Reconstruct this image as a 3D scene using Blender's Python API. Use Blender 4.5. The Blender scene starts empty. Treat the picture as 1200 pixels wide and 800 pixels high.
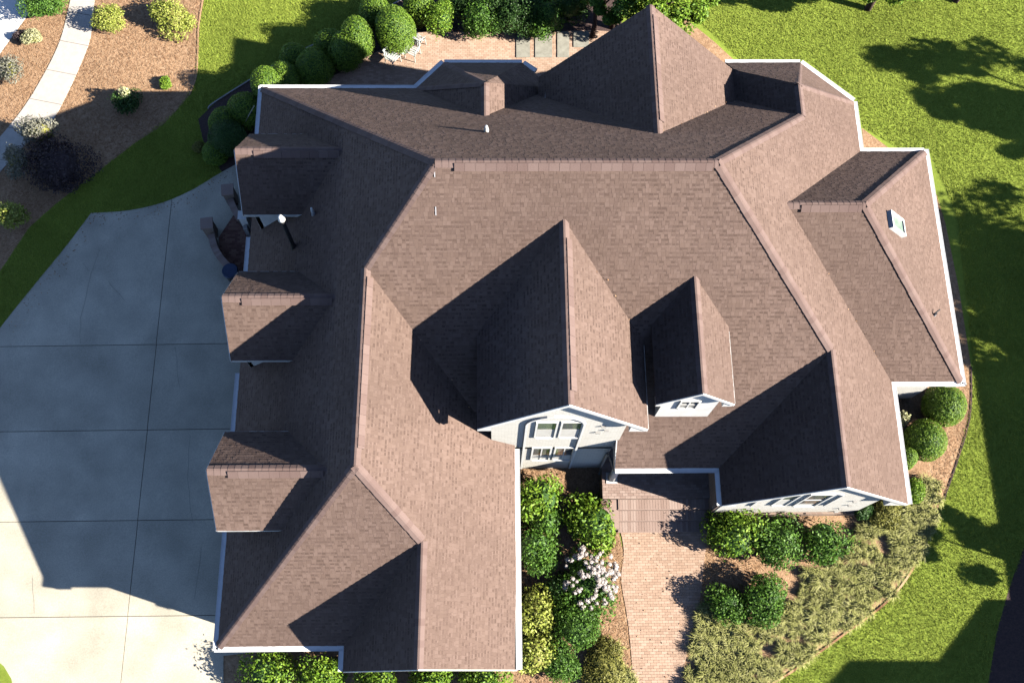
import bpy, bmesh, math, random
import numpy as np
from math import radians, sin, cos, pi, sqrt
from mathutils import Vector, Matrix
from mathutils.geometry import tessellate_polygon

random.seed(7)
rng = np.random.default_rng(7)
sc = bpy.context.scene
COL = sc.collection

# ------------------------------------------------------------------ camera
FOC, CAMH = 1180.0, 37.0
dn = np.array([-22, 398, FOC]); dn = dn/np.linalg.norm(dn)
nn = np.array([-37, -3500, FOC]); nn = nn-dn*(nn@dn); nn = nn/np.linalg.norm(nn)
ee = np.cross(dn, nn)
if ee[0] < 0: ee = -ee
RW = np.array([ee, nn, -dn])
cam = bpy.data.cameras.new('camera'); camo = bpy.data.objects.new('camera', cam); COL.objects.link(camo)
cam.sensor_width = 36; cam.lens = FOC/1200*36; cam.clip_end = 2000; cam.clip_start = 0.5
cx_, cy_, cz_ = RW[:, 0], -RW[:, 1], -RW[:, 2]
camo.matrix_world = Matrix(((cx_[0], cy_[0], cz_[0], 0), (cx_[1], cy_[1], cz_[1], 0), (cx_[2], cy_[2], cz_[2], CAMH), (0, 0, 0, 1)))
sc.camera = camo

# ------------------------------------------------------------------ light
SUN = Vector((.836, -.272, .476)).normalized()
w = bpy.data.worlds.new('World'); sc.world = w; w.use_nodes = True
nt = w.node_tree; bg = nt.nodes['Background']
sky = nt.nodes.new('ShaderNodeTexSky'); sky.sky_type = 'NISHITA'; sky.sun_disc = False; sky.air_density = .4; sky.dust_density = .1; sky.ozone_density = 1.6
sky.sun_elevation = math.asin(SUN.z); sky.sun_rotation = math.atan2(SUN.x, SUN.y)
nt.links.new(sky.outputs[0], bg.inputs[0]); bg.inputs[1].default_value = 0.078
sl = bpy.data.lights.new('sun', 'SUN'); sl.energy = 5.0; sl.angle = radians(.5); sl.color = (1, .93, .82)
so = bpy.data.objects.new('sun', sl); COL.objects.link(so); so.location = (30, -20, 40)
so.rotation_euler = SUN.to_track_quat('Z', 'Y').to_euler()
sc.view_settings.view_transform = 'Standard'; sc.view_settings.look = 'None'
sc.view_settings.exposure = 1.57; sc.view_settings.gamma = 1
sc.render.engine = 'CYCLES'
sc.cycles.max_bounces = 5; sc.cycles.diffuse_bounces = 0

# ------------------------------------------------------------------ helpers
SL = 0.03                                   # the lot falls gently to the west
def gz(x, y=0): return SL*x
def G(u, v, off=0.0):                       # surveyed point of the photograph -> point on the ground
    r = RW @ np.array([u-600, v-400, FOC]); t = -(CAMH-off)/(r[2]-SL*r[0])
    return Vector((t*r[0], t*r[1], CAMH+t*r[2]))
def L(u, v, z):                             # the same at a known level
    r = RW @ np.array([u-600, v-400, FOC]); t = (z-CAMH)/r[2]
    return Vector((t*r[0], t*r[1], z))

def tag(o, label=None, cat=None, group=None, kind=None):
    if label: o['label'] = label
    if cat: o['category'] = cat
    if group: o['group'] = group
    if kind: o['kind'] = kind
    return o
def link(name, me, parent=None, mat=None):
    o = bpy.data.objects.new(name, me); COL.objects.link(o)
    if mat is not None:
        for m in (mat if isinstance(mat, (list, tuple)) else [mat]): me.materials.append(m)
    if parent is not None:
        o.parent = parent; o.matrix_parent_inverse = Matrix.Translation(parent.location).inverted() if parent.rotation_euler.z == 0 else parent.matrix_basis.inverted()
    return o
def mesh(name, vs, fs, mat=None, parent=None, smooth=False):
    me = bpy.data.meshes.new(name); me.from_pydata([tuple(v) for v in vs], [], fs)
    if smooth: me.polygons.foreach_set('use_smooth', [True]*len(me.polygons))
    me.update()
    return link(name, me, parent, mat)
def empty(name, loc):
    o = bpy.data.objects.new(name, None); COL.objects.link(o); o.location = loc; o.empty_display_size = .3
    return o
class MB:
    def __init__(s): s.v = []; s.f = []
    def add(s, vs, fs):
        n = len(s.v); s.v += [tuple(v) for v in vs]; s.f += [tuple(i+n for i in f) for f in fs]; return s
    def box(s, x0, y0, z0, x1, y1, z1, M=None):
        vs = [Vector(p) for p in ((x0,y0,z0),(x1,y0,z0),(x1,y1,z0),(x0,y1,z0),(x0,y0,z1),(x1,y0,z1),(x1,y1,z1),(x0,y1,z1))]
        if M is not None: vs = [M@v for v in vs]
        return s.add(vs, [(0,3,2,1),(4,5,6,7),(0,1,5,4),(1,2,6,5),(2,3,7,6),(3,0,4,7)])
    def prism(s, pts, ext):                 # polygon + extrusion vector
        n = len(pts); ext = Vector(ext); a = [Vector(p) for p in pts]; b = [p+ext for p in a]
        tr = tessellate_polygon([a])
        fs = [tuple(t) for t in tr]+[tuple(i+n for i in reversed(t)) for t in tr]
        fs += [(i, (i+1) % n, n+(i+1) % n, n+i) for i in range(n)]
        return s.add(a+b, fs)
    def tube(s, pts, r, n=8, r2=None):
        pts = [Vector(p) for p in pts]; base = len(s.v); m = len(pts)
        for i, p in enumerate(pts):
            d = (pts[min(i+1, m-1)]-pts[max(i-1, 0)]).normalized()
            a = d.orthogonal().normalized() if abs(d.z) < .99 else Vector((1, 0, 0)); b = d.cross(a).normalized(); a = b.cross(d)
            rr = r if r2 is None else r+(r2-r)*i/(m-1)
            for k in range(n):
                t = 2*pi*k/n; s.v.append(tuple(p+(a*cos(t)+b*sin(t))*rr))
        for i in range(m-1):
            for k in range(n):
                s.f.append((base+i*n+k, base+i*n+(k+1) % n, base+(i+1)*n+(k+1) % n, base+(i+1)*n+k))
        s.f.append(tuple(base+k for k in reversed(range(n)))); s.f.append(tuple(base+(m-1)*n+k for k in range(n)))
        return s
    def build(s, name, mat=None, parent=None, smooth=False): 
        o = mesh(name, s.v, s.f, mat, parent, smooth)
        bm = bmesh.new(); bm.from_mesh(o.data); bmesh.ops.recalc_face_normals(bm, faces=bm.faces); bm.to_mesh(o.data); bm.free()
        return o

def spline(pts, k=6, closed=False):
    out = []; n = len(pts); P = [np.array(p, float) for p in pts]
    for i in range(n if closed else n-1):
        p0 = P[(i-1) % n] if (closed or i > 0) else P[0]; p1 = P[i]; p2 = P[(i+1) % n]; p3 = P[(i+2) % n] if (closed or i+2 < n) else P[-1]
        for j in range(k):
            t = j/k
            out.append(.5*((2*p1)+(-p0+p2)*t+(2*p0-5*p1+4*p2-p3)*t*t+(-p0+3*p1-3*p2+p3)*t**3))
    if not closed: out.append(P[-1])
    return [tuple(p) for p in out]

# ---------------------------------------------------------------- materials
MATS = {}
def mat(name, cols, scale=8, rough=.85, bump=0, bscale=40, island=0, detail=6, spec=.3, big=None, coord='Object', metallic=0, wave=None, trans=0):
    """cols: list of (pos, rgb). noise-driven ramp; island = share of per-island randomness; big = (scale, amount) slow variation"""
    m = bpy.data.materials.new(name); m.use_nodes = True; N = m.node_tree.nodes; K = m.node_tree.links
    b = N['Principled BSDF']; b.inputs['Roughness'].default_value = rough; b.inputs['Specular IOR Level'].default_value = spec
    b.inputs['Metallic'].default_value = metallic
    tc = N.new('ShaderNodeTexCoord')
    no = N.new('ShaderNodeTexNoise'); no.inputs['Scale'].default_value = scale; no.inputs['Detail'].default_value = detail; no.inputs['Roughness'].default_value = .65
    K.new(tc.outputs[coord], no.inputs['Vector'])
    fac = no.outputs['Fac']
    if island > 0:
        ge = N.new('ShaderNodeNewGeometry'); mx = N.new('ShaderNodeMix'); mx.data_type = 'FLOAT'
        mx.inputs[0].default_value = island; K.new(fac, mx.inputs[2]); K.new(ge.outputs['Random Per Island'], mx.inputs[3]); fac = mx.outputs[0]
    cr = N.new('ShaderNodeValToRGB'); K.new(fac, cr.inputs[0])
    while len(cr.color_ramp.elements) < len(cols): cr.color_ramp.elements.new(.5)
    for e, (p, c) in zip(cr.color_ramp.elements, cols): e.position = p; e.color = (*c, 1)
    col = cr.outputs[0]
    if big:
        n2 = N.new('ShaderNodeTexNoise'); n2.inputs['Scale'].default_value = big[0]; n2.inputs['Detail'].default_value = 4; K.new(tc.outputs[coord], n2.inputs['Vector'])
        mr = N.new('ShaderNodeMapRange'); mr.inputs[1].default_value = .3; mr.inputs[2].default_value = .7; mr.inputs[3].default_value = 1-big[1]; mr.inputs[4].default_value = 1+big[1]; K.new(n2.outputs['Fac'], mr.inputs[0])
        mm = N.new('ShaderNodeMix'); mm.data_type = 'RGBA'; mm.blend_type = 'MULTIPLY'; mm.inputs[0].default_value = 1
        K.new(col, mm.inputs[6]); K.new(mr.outputs[0], mm.inputs[7]); col = mm.outputs[2]
    K.new(col, b.inputs['Base Color'])
    if bump:
        nb = N.new('ShaderNodeTexNoise'); nb.inputs['Scale'].default_value = bscale; nb.inputs['Detail'].default_value = 5; K.new(tc.outputs[coord], nb.inputs['Vector'])
        bu = N.new('ShaderNodeBump'); bu.inputs['Strength'].default_value = bump; bu.inputs['Distance'].default_value = .03; K.new(nb.outputs['Fac'], bu.inputs['Height']); K.new(bu.outputs[0], b.inputs['Normal'])
    if trans:
        tr = N.new('ShaderNodeBsdfTranslucent'); K.new(col, tr.inputs[0]); ms = N.new('ShaderNodeMixShader'); ms.inputs[0].default_value = trans
        K.new(b.outputs[0], ms.inputs[1]); K.new(tr.outputs[0], ms.inputs[2]); K.new(ms.outputs[0], N['Material Output'].inputs[0])
    MATS[name] = m
    return m
def two(a, b): return [(.3, a), (.7, b)]
M_shingle = mat('asphalt_shingle', [(.25, (.140, .096, .079)), (.5, (.156, .108, .089)), (.72, (.173, .121, .101))], 1.1, .95, .25, 60, .5, spec=.15, big=(.22, .13))
M_shingled = mat('asphalt_shingle_dark_print', [(.28, (.108, .073, .060)), (.5, (.125, .085, .071)), (.68, (.141, .097, .081))], 1.1, .95, .25, 60, .6, spec=.15, big=(.35, .08))  # darker band printed across the upper part of a tab
M_deck = mat('roof_underlay', two((.08, .055, .05), (.11, .08, .07)), 9, .95)
M_cap = mat('ridge_shingle', [(.3, (.155, .106, .094)), (.7, (.19, .135, .12))], 3, .95, .2, 60, .5, spec=.15)
M_flash = mat('metal_flashing', two((.33, .32, .33), (.5, .5, .52)), 9, .5)
M_white = mat('white_painted_trim', two((.72, .72, .7), (.85, .85, .83)), 3, .5)
M_gut = mat('white_gutter', two((.78, .80, .82), (.88, .89, .90)), 5, .45, big=(1.5, .05))
M_pipe = mat('grey_pipe', two((.32, .31, .3), (.45, .44, .42)), 6, .5)
M_dark = mat('dark_metal', two((.02, .02, .022), (.05, .05, .055)), 8, .5)
M_glass = mat('window_glass', two((.10, .11, .11), (.17, .18, .18)), 2, .12, spec=.6)
M_blind = mat('window_blind', two((.55, .54, .5), (.7, .69, .65)), 3, .7)
M_sky = mat('skylight_glass', two((.16, .22, .18), (.3, .38, .32)), 3, .15, spec=.6)
M_concs = [mat('driveway_concrete', [(.30, tuple(f*c for c in (.46, .42, .33))), (.5, tuple(f*c for c in (.56, .515, .41))), (.68, tuple(f*c for c in (.64, .595, .48)))], 22, .9, .3, 60, 0, detail=14, big=(.8, .17)) for f in (1.0, .93, .87)]; M_conc = M_concs[0]
M_stain = mat('concrete_stain', two((.26, .245, .20), (.36, .34, .28)), 6, .9)
M_joint = mat('joint_soil', two((.10, .09, .075), (.17, .15, .12)), 20, .95)
M_walk = mat('pale_sidewalk', two((.50, .46, .41), (.62, .57, .51)), 5, .9, .12, 80, .15)
M_pad = mat('bright_concrete', two((.74, .73, .7), (.82, .81, .79)), 5, .85)
M_mulch = mat('pine_straw_mulch', [(.25, (.22, .125, .07)), (.5, (.42, .26, .15)), (.75, (.58, .40, .26))], 9, .95, .8, 30, detail=10, big=(.5, .14))
M_straw = mat('pine_straw', [(.1, (.20, .10, .05)), (.5, (.42, .24, .13)), (.9, (.60, .40, .24))], 2, .9, island=.85)
M_lawn = mat('lawn_soil_grass', [(.25, (.19, .27, .035)), (.55, (.26, .34, .045)), (.8, (.33, .40, .065))], 7, .95, .6, 40, detail=10, big=(.25, .2))
M_blade = mat('grass_blade', [(.1, (.28, .37, .05)), (.5, (.38, .47, .065)), (.9, (.50, .58, .11))], .6, .8, island=.55, trans=.25, big=(.4, .2))
M_lirio = mat('ornamental_grass', [(.1, (.22, .24, .06)), (.5, (.44, .45, .14)), (.9, (.70, .67, .32))], .9, .8, island=.6, trans=.15, big=(.8, .15))
M_brick = mat('brick_paver', [(.2, (.42, .285, .205)), (.5, (.51, .35, .255)), (.8, (.59, .42, .32))], 3, .9, .3, 60, .5, big=(.6, .08))
M_brickd = mat('stoop_brick', [(.2, (.17, .085, .065)), (.5, (.25, .13, .10)), (.8, (.34, .20, .15))], 3, .9, .3, 60, .6)
M_step = mat('step_brick', [(.2, (.30, .21, .175)), (.5, (.36, .26, .22)), (.8, (.41, .31, .265))], 3, .9, .3, 60, .6)
M_mort = mat('mortar', two((.20, .15, .12), (.32, .25, .2)), 15, .95)
M_stone = mat('pale_stone', two((.26, .25, .21), (.40, .39, .33)), 5, .9, .2, 40)
M_bark = mat('bark', two((.08, .05, .04), (.17, .11, .09)), 12, .95, .6, 30)
M_blue = mat('blue_lid', two((.03, .05, .10), (.05, .07, .14)), 4, .5)
M_soil = mat('neighbour_wall', two((.3, .17, .13), (.4, .25, .2)), 4, .9)
M_purple = mat('dark_mulch', [(.25, (.05, .035, .035)), (.5, (.09, .06, .055)), (.8, (.14, .09, .08))], 14, .95, .8, 30, detail=10)
def leafmat(name, a, b, c): return mat(name, [(.05, a), (.5, b), (.95, c)], 1.6, .55, island=.75, trans=.22, spec=.35)
LM = {
 'green': leafmat('leaf_green', (.035, .09, .012), (.08, .19, .022), (.17, .32, .04)),
 'bright': leafmat('leaf_bright_green', (.07, .15, .012), (.16, .30, .022), (.32, .46, .05)),
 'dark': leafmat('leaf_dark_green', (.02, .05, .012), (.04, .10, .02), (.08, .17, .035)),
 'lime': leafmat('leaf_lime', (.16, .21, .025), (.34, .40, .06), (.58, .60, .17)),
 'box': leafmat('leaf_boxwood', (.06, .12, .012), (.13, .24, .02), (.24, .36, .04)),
 'purple': leafmat('leaf_purple', (.035, .02, .026), (.075, .05, .055), (.16, .12, .115)),
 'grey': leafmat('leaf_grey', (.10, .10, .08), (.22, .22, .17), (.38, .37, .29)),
 'cream': leafmat('leaf_cream', (.25, .27, .12), (.5, .5, .25), (.72, .7, .45)),
 'olive': leafmat('leaf_olive', (.10, .11, .02), (.24, .24, .05), (.42, .40, .12)),
}
M_petal = leafmat('petal_white', (.6, .5, .45), (.78, .7, .66), (.85, .8, .78))
M_pink = leafmat('petal_pink', (.5, .2, .2), (.6, .3, .3), (.7, .45, .42))

def brickwall(name, c1, c2, cm, s=1.0):
    m = bpy.data.materials.new(name); m.use_nodes = True; N = m.node_tree.nodes; K = m.node_tree.links; b = N['Principled BSDF']
    tc = N.new('ShaderNodeTexCoord'); sx = N.new('ShaderNodeSeparateXYZ'); K.new(tc.outputs['Object'], sx.inputs[0])
    ad = N.new('ShaderNodeMath'); ad.operation = 'ADD'; K.new(sx.outputs[0], ad.inputs[0]); K.new(sx.outputs[1], ad.inputs[1])
    cb = N.new('ShaderNodeCombineXYZ'); K.new(ad.outputs[0], cb.inputs[0]); K.new(sx.outputs[2], cb.inputs[1])
    br = N.new('ShaderNodeTexBrick'); K.new(cb.outputs[0], br.inputs[0]); br.inputs['Scale'].default_value = 1
    br.inputs['Brick Width'].default_value = .21; br.inputs['Row Height'].default_value = .075; br.inputs['Mortar Size'].default_value = .008
    br.inputs['Color1'].default_value = (*c1, 1); br.inputs['Color2'].default_value = (*c2, 1); br.inputs['Mortar'].default_value = (*cm, 1)
    K.new(br.outputs[0], b.inputs['Base Color']); b.inputs['Roughness'].default_value = .85
    bu = N.new('ShaderNodeBump'); bu.inputs['Strength'].default_value = .6; bu.inputs['Distance'].default_value = .01; bu.invert = True; K.new(br.outputs[1], bu.inputs['Height']); K.new(bu.outputs[0], b.inputs['Normal'])
    return m
M_wall = brickwall('painted_white_brick', (.76, .74, .68), (.68, .66, .6), (.6, .58, .53))
M_wallb = brickwall('tan_brick', (.36, .26, .2), (.28, .19, .15), (.4, .36, .32))

# --------------------------------------------- clipping (tabs, bricks, slabs)
def clip(poly, a, b, c):                    # keep a*x+b*y <= c
    out = []; n = len(poly)
    for i in range(n):
        p, q = poly[i], poly[(i+1) % n]; dp = a*p[0]+b*p[1]-c; dq = a*q[0]+b*q[1]-c
        if dp <= 0: out.append(p)
        if (dp < 0 < dq) or (dq < 0 < dp):
            t = dp/(dp-dq); out.append((p[0]+(q[0]-p[0])*t, p[1]+(q[1]-p[1])*t))
    return out
def cut(poly, x0, x1, y0, y1):
    for a, b, c in ((-1, 0, -x0), (1, 0, x1), (0, -1, -y0), (0, 1, y1)):
        poly = clip(poly, a, b, c)
        if len(poly) < 3: return []
    return poly
def area(p): return .5*sum(p[i][0]*p[(i+1) % len(p)][1]-p[(i+1) % len(p)][0]*p[i][1] for i in range(len(p)))

# ================================================================== THE HOUSE
Z = 3.8
house = empty('brick_house', (2.5, 11, 0)); tag(house, 'large white brick house with a brown shingled roof of many gables and dormers', 'house')
PL = {}
def pl(n, ax, c, m, z=Z):
    a = {'W': (m, 0), 'E': (-m, 0), 'S': (0, m), 'N': (0, -m)}[ax]
    PL[n] = (a[0], a[1], z-(a[0]*c if ax in 'WE' else a[1]*c))
def X3(*ns):
    A = []; B = []
    for n in ns:
        if isinstance(n, tuple): A.append([float(n[0] == k) for k in 'xyz']); B.append(n[1])
        else: a, b, k = PL[n]; A.append([a, b, -1]); B.append(-k)
    return Vector(np.linalg.solve(A, B))
pl('W', 'W', -8.64, 1.086); pl('S', 'S', 6.70, 1.045); pl('N', 'N', 21.33, 1.045); pl('E', 'E', 13.80, 1.045)
pl('GE', 'E', .75, 1.11); PL['GE'] = (PL['GE'][0], .035, PL['GE'][2]-.035*4)
pl('GS', 'S', 1.12, 1.11); pl('sW', 'W', -4.69, 1.20)
pl('eN', 'N', 18.63, 1.045); pl('eS', 'S', 9.67, 1.045); pl('eE', 'E', 16.25, 1.05); pl('gW', 'W', 7.60, 1.045)
pl('cW', 'W', -.45, 1.06, 7.45); pl('cE', 'E', 4.73, 1.13, 7.25)
pl('dW', 'W', 4.95, .99, 7.68); pl('dE', 'E', 7.34, 1.04, 7.63)
pl('nW', 'W', 1.59, 1.20, 4.58); pl('nE', 'E', 8.93, 1.045, 5.24)
pl('neN', 'N', 22.48, 1.045); pl('neW', 'W', 7.42, 1.045)
def on(n, x, y, up=0): a, b, k = PL[n]; return Vector((x, y, a*x+b*y+k+up))

roofs = []
EXPO = .142
def slope(poly, up=None, thick=.14, tabs=True):
    """one roof plane: deck slab with its shingle courses; poly = 3-D points, up = uphill direction in plan"""
    P = [Vector(p) for p in poly]
    n = Vector((0, 0, 0))
    for i in range(len(P)): n += (P[i]-P[0]).cross(P[(i+1) % len(P)]-P[0])
    n.normalize()
    if n.z < 0: n = -n
    mb = MB(); mb.prism(P, (0, 0, -thick)); deck = mb.build('roof_slope', M_deck, house)
    t = (Vector((0, 0, 1))-n*n.z).normalized(); s = t.cross(n).normalized(); o = P[0]
    q = [((p-o).dot(s), (p-o).dot(t)) for p in P]
    t0 = min(b for a, b in q); t1 = max(b for a, b in q); vs = []; fs = []; dark = []; dk = []
    k = 0; y = t0-.0001
    r = random.Random(int(abs(o.x*1000+o.y*77)))
    while y < t1:
        band = clip(clip(q, 0, -1, -y), 0, 1, y+EXPO)
        if len(band) >= 3:
            x0 = min(p[0] for p in band); x1 = max(p[0] for p in band); x = x0-r.random()*.3; hi = k % 2
            while x < x1:
                wd = r.uniform(.08, .155); hi = r.random() < .40
                c = cut(band, x, x+wd-.003, y, y+EXPO-.009); x += wd
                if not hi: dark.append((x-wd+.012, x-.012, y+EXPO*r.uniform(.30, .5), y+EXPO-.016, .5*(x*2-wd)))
                if len(c) < 3 or abs(area(c)) < 2e-4: continue
                lo = .015 if hi else .009
                m = len(c); base = len(vs)
                for (a, b) in c:
                    h = .002+lo*(1-(b-y)/EXPO)
                    vs.append(o+s*a+t*b+n*h)
                for (a, b) in c: vs.append(o+s*a+t*b+n*.0005)
                fs.append(tuple(range(base, base+m)) if area(c) > 0 else tuple(reversed(range(base, base+m))))
                for i in range(m): fs.append((base+i, base+m+i, base+m+(i+1) % m, base+(i+1) % m))
        nl = len(fs); 
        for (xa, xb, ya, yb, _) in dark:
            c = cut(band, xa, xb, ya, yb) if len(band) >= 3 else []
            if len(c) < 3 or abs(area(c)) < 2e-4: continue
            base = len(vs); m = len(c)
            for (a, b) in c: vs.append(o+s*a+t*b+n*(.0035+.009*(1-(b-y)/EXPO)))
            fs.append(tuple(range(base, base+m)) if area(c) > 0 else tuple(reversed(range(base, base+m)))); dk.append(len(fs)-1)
        dark = []
        y += EXPO; k += 1
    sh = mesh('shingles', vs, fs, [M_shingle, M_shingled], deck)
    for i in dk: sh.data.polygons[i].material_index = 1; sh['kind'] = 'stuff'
    roofs.append(deck); return deck

RWp = X3('W', 'S', 'N'); REp = X3('E', 'S', 'N'); GP = X3('W', 'GE', 'GS'); GN = X3('W', 'GE', 'S')
H = X3('E', 'N', 'neW'); K = X3('E', 'neW', ('y', 19.37)); VX = X3('GE', 'S', ('y', 7.5))
gN = X3('E', 'gW', 'S'); gS = X3('E', 'gW', ('y', 5.45))
sN = X3('sW', 'GE', 'GS'); sS = X3('sW', 'GE', ('y', .34))
D1 = on('E', 13.80, 20.75); D2 = Vector((11.93, 22.48, Z))
VN = X3('nE', 'neW', 'N'); VM = X3('nE', 'neW', ('y', 21.18))
slope([on('W', -8.64, 21.33), RWp, GN, GP, on('W', -8.64, 1.12)])
slope([on('N', -8.64, 21.33), RWp, REp, H, VN, on('N', 8.8, 21.2), on('N', 8.2, 21.33)])
slope([REp, gN, gS, on('E', 13.80, 5.45), D1, K, H])
slope([K, D1, D2])
slope([K, D2, Vector((9.05, 22.48, Z)), on('neN', 9.05, 20.99)])
slope([H, K, on('neW', 9.05, 20.99), on('neW', 8.93, 21.16), VM, VN])
slope([RWp, GN, VX, on('S', 4.1, 7.5), on('S', 4.1, 6.70), on('S', 7.60, 6.70), gN, REp])
slope([GP, GN, VX, on('GE', .75, 7.5), on('GE', .75, .34), sS, sN])
slope([GP, on('GS', -8.64, 1.12), on('GS', -4.69, 1.12), sN])
slope([sN, sS, on('sW', -4.69, .34), on('sW', -4.69, 1.12)])
eW = X3('eN', 'eS', 'E'); eE = X3('eN', 'eS', 'eE')
slope([eW, eE, on('eN', 16.25, 18.63), on('eN', 13.80, 18.63)])
slope([eW, eE, on('eS', 16.25, 9.67), on('eS', 13.80, 9.67)])
slope([eE, on('eE', 16.25, 18.63), on('eE', 16.25, 9.67)])
slope([gN, gS, on('gW', 7.60, 5.45), on('gW', 7.60, 6.70)])
cN = X3('cW', 'cE', 'S'); cS = X3('cW', 'cE', ('y', 7.21))
slope([cN, cS, on('cW', -.45, 7.21), X3('cW', 'S', ('x', -.45))]); slope([cN, cS, on('cE', 4.73, 7.21), X3('cE', 'S', ('x', 4.73))])
dN = X3('dW', 'dE', 'S'); dS = X3('dW', 'dE', ('y', 7.88))
slope([dN, dS, on('dW', 4.95, 7.88), X3('dW', 'S', ('x', 4.95))]); slope([dN, dS, on('dE', 7.34, 7.88), X3('dE', 'S', ('x', 7.34))])
nS = X3('nW', 'nE', 'N'); nN = X3('nW', 'nE', ('y', 21.18))
slope([nS, nN, on('nE', 8.93, 21.18), VM+Vector((0.03, 0, -.03)), VN]); slope([nS, nN, on('nW', 1.75, 21.18), X3('nW', 'N', ('x', 1.75))])
bT = Vector((-.20, 19.37, 7.21)); bS = Vector((-.20, on('N', 0, 18.06).y, 7.21))
b1, b2, b3, b4 = Vector((-2.80, 21.36, Z)), Vector((-1.79, 22.46, Z)), Vector((1.20, 22.46, Z)), Vector((2.3, 21.36, Z))
slope([bT, b2, b3]); slope([bT, b1, b2]); slope([bT, b3, b4]); slope([bT, bS, b1]); slope([bT, bS, b4])

# west dormers, alike
def west_dormer(yc, front=-8.31):
    zr, ze, hw = 7.95, 6.30, 1.52
    xr = -8.64+(zr-Z)/1.086; xe = -8.64+(ze-Z)/1.086
    A = Vector((front, yc, zr)); B = Vector((xr, yc, zr))
    for sgn in (1, -1):
        slope([A, B, Vector((xe, yc+sgn*hw, ze)), Vector((front, yc+sgn*hw, ze))], thick=.1)
        # cheek wall
        y0 = yc+sgn*(hw-.37)
        MB().prism([(-8.14, y0, ze+.15), (xe+.3, y0, ze+.15), (-8.14, y0, 4.0)], (0, -sgn*.12, 0)).build('dormer_cheek', M_white, house)
        MB().box(front+.03, yc+sgn*hw-.01, ze-.16, xe+.05, yc+sgn*hw+.02, ze-.005).build('dormer_fascia', M_white, house)
        # rake board
        a = Vector((front-.03, yc, zr-.03)); b = Vector((front-.03, yc+sgn*hw, ze-.03))
        MB().prism([a, b, b+Vector((0, 0, -.18)), a+Vector((0, 0, -.18))], (.035, 0, 0)).build('rake_board', M_white, house)
    MB().prism([(-8.15, yc-hw+.37, 3.6), (-8.15, yc+hw-.37, 3.6), (-8.15, yc+hw-.37, ze+.2), (-8.15, yc, zr-.2), (-8.15, yc-hw+.37, ze+.2)], (.15, 0, 0)).build('dormer_wall', M_wall, house)
    caps([A+Vector((.02, 0, 0)), B]); vent_strip(A+Vector((.62, 0, 0)), B+Vector((-.1, 0, 0)), Vector((0, -1, 0)), 1.05)

def caps(pts, wdt=.15, n1=None, n2=None):
    """ridge or hip cap shingles: overlapping bent pieces along the line"""
    a, b = Vector(pts[0]), Vector(pts[1])
    if b.z < a.z-.05: a, b = b, a            # laid from the bottom up
    d = (b-a); Ln = d.length; d.normalize(); side = d.cross(Vector((0, 0, 1))).normalized(); up = side.cross(d).normalized()
    drop = .74 if abs(d.z) < .2 else .42
    mb = MB(); st = .20; k = 0; x = 0
    while x < Ln-.03:
        e = min(x+st+.03, Ln); w_ = wdt*random.uniform(.96, 1.04); h0 = .030; h1 = .021
        vs = []
        for (xx, h) in ((x, h0), (e, h1)):
            c = a+d*xx+up*h
            vs += [c-side*w_-up*w_*drop, c-side*.03-up*.012, c+side*.03-up*.012, c+side*w_-up*w_*drop]
        for (xx) in (x,):
            c = a+d*xx+up*.008
            vs += [c-side*w_-up*w_*drop, c-side*.03-up*.012, c+side*.03-up*.012, c+side*w_-up*w_*drop]
        mb.add(vs, [(0, 1, 5, 4), (1, 2, 6, 5), (2, 3, 7, 6), (8, 9, 1, 0), (9, 10, 2, 1), (10, 11, 3, 2)])
        x += st
    o = mesh('ridge_cap', mb.v, mb.f, M_cap, house); o['kind'] = 'stuff'; return o
def vent_strip(a, b, side, m):
    """raised ridge vent lying along one side of a ridge"""
    d = (b-a).normalized(); s = Vector(side); dn_ = (s-Vector((0, 0, m))).normalized(); up = d.cross(dn_); up = up if up.z > 0 else -up
    mb = MB(); st = .3; Ln = (b-a).length; x = 0
    while x < Ln-.02:
        e = min(x+st-.006, Ln); p = a+d*x; q = a+d*e
        h = random.uniform(.05, .056)
        vs = [p+dn_*.02+up*.02, p+dn_*.26+up*.02, q+dn_*.26+up*.02, q+dn_*.02+up*.02]
        mb.add(vs+[v+up*h for v in vs], [(4, 5, 6, 7), (0, 1, 5, 4), (1, 2, 6, 5), (2, 3, 7, 6), (3, 0, 4, 7)])
        x += st
    o = mb.build('ridge_vent', M_cap, house); return o
S_ = Vector((0, -1, 0)); E_ = Vector((1, 0, 0)); W_ = Vector((-1, 0, 0))
for yc in (16.38, 11.27, 5.90): west_dormer(yc)
caps([RWp, REp]); vent_strip(RWp+Vector((.55, 0, 0)), REp+Vector((-.15, 0, 0)), S_, 1.045)
for a, b in ((RWp, on('W', -8.64, 21.33)), (RWp, GN), (REp, H), (REp, gN), (GP, GN), (GP, on('W', -8.64, 1.12)), (GP, sN), (sN, sS),
             (gN, gS), (cN, cS), (dN, dS), (nS, nN), (H, K), (K, D1), (K, D2), (eW, eE), (eE, on('eE', 16.25, 18.63)), (eE, on('eE', 16.25, 9.67)), (bS, bT), (bT, b2), (bT, b1)):
    caps([a, b])
vent_strip(eW+Vector((.45, 0, 0)), eE+Vector((-.1, 0, 0)), S_, 1.045)
vent_strip(GN+Vector((0, -.3, 0)), GP+Vector((0, .5, 0)), E_, 1.1)
vent_strip(cN+Vector((0, -.6, 0)), cS+Vector((0, .4, 0)), E_, 1.1)
vent_strip(nS+Vector((0, .5, 0)), nN+Vector((0, -.4, 0)), E_, 1.045)

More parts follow.
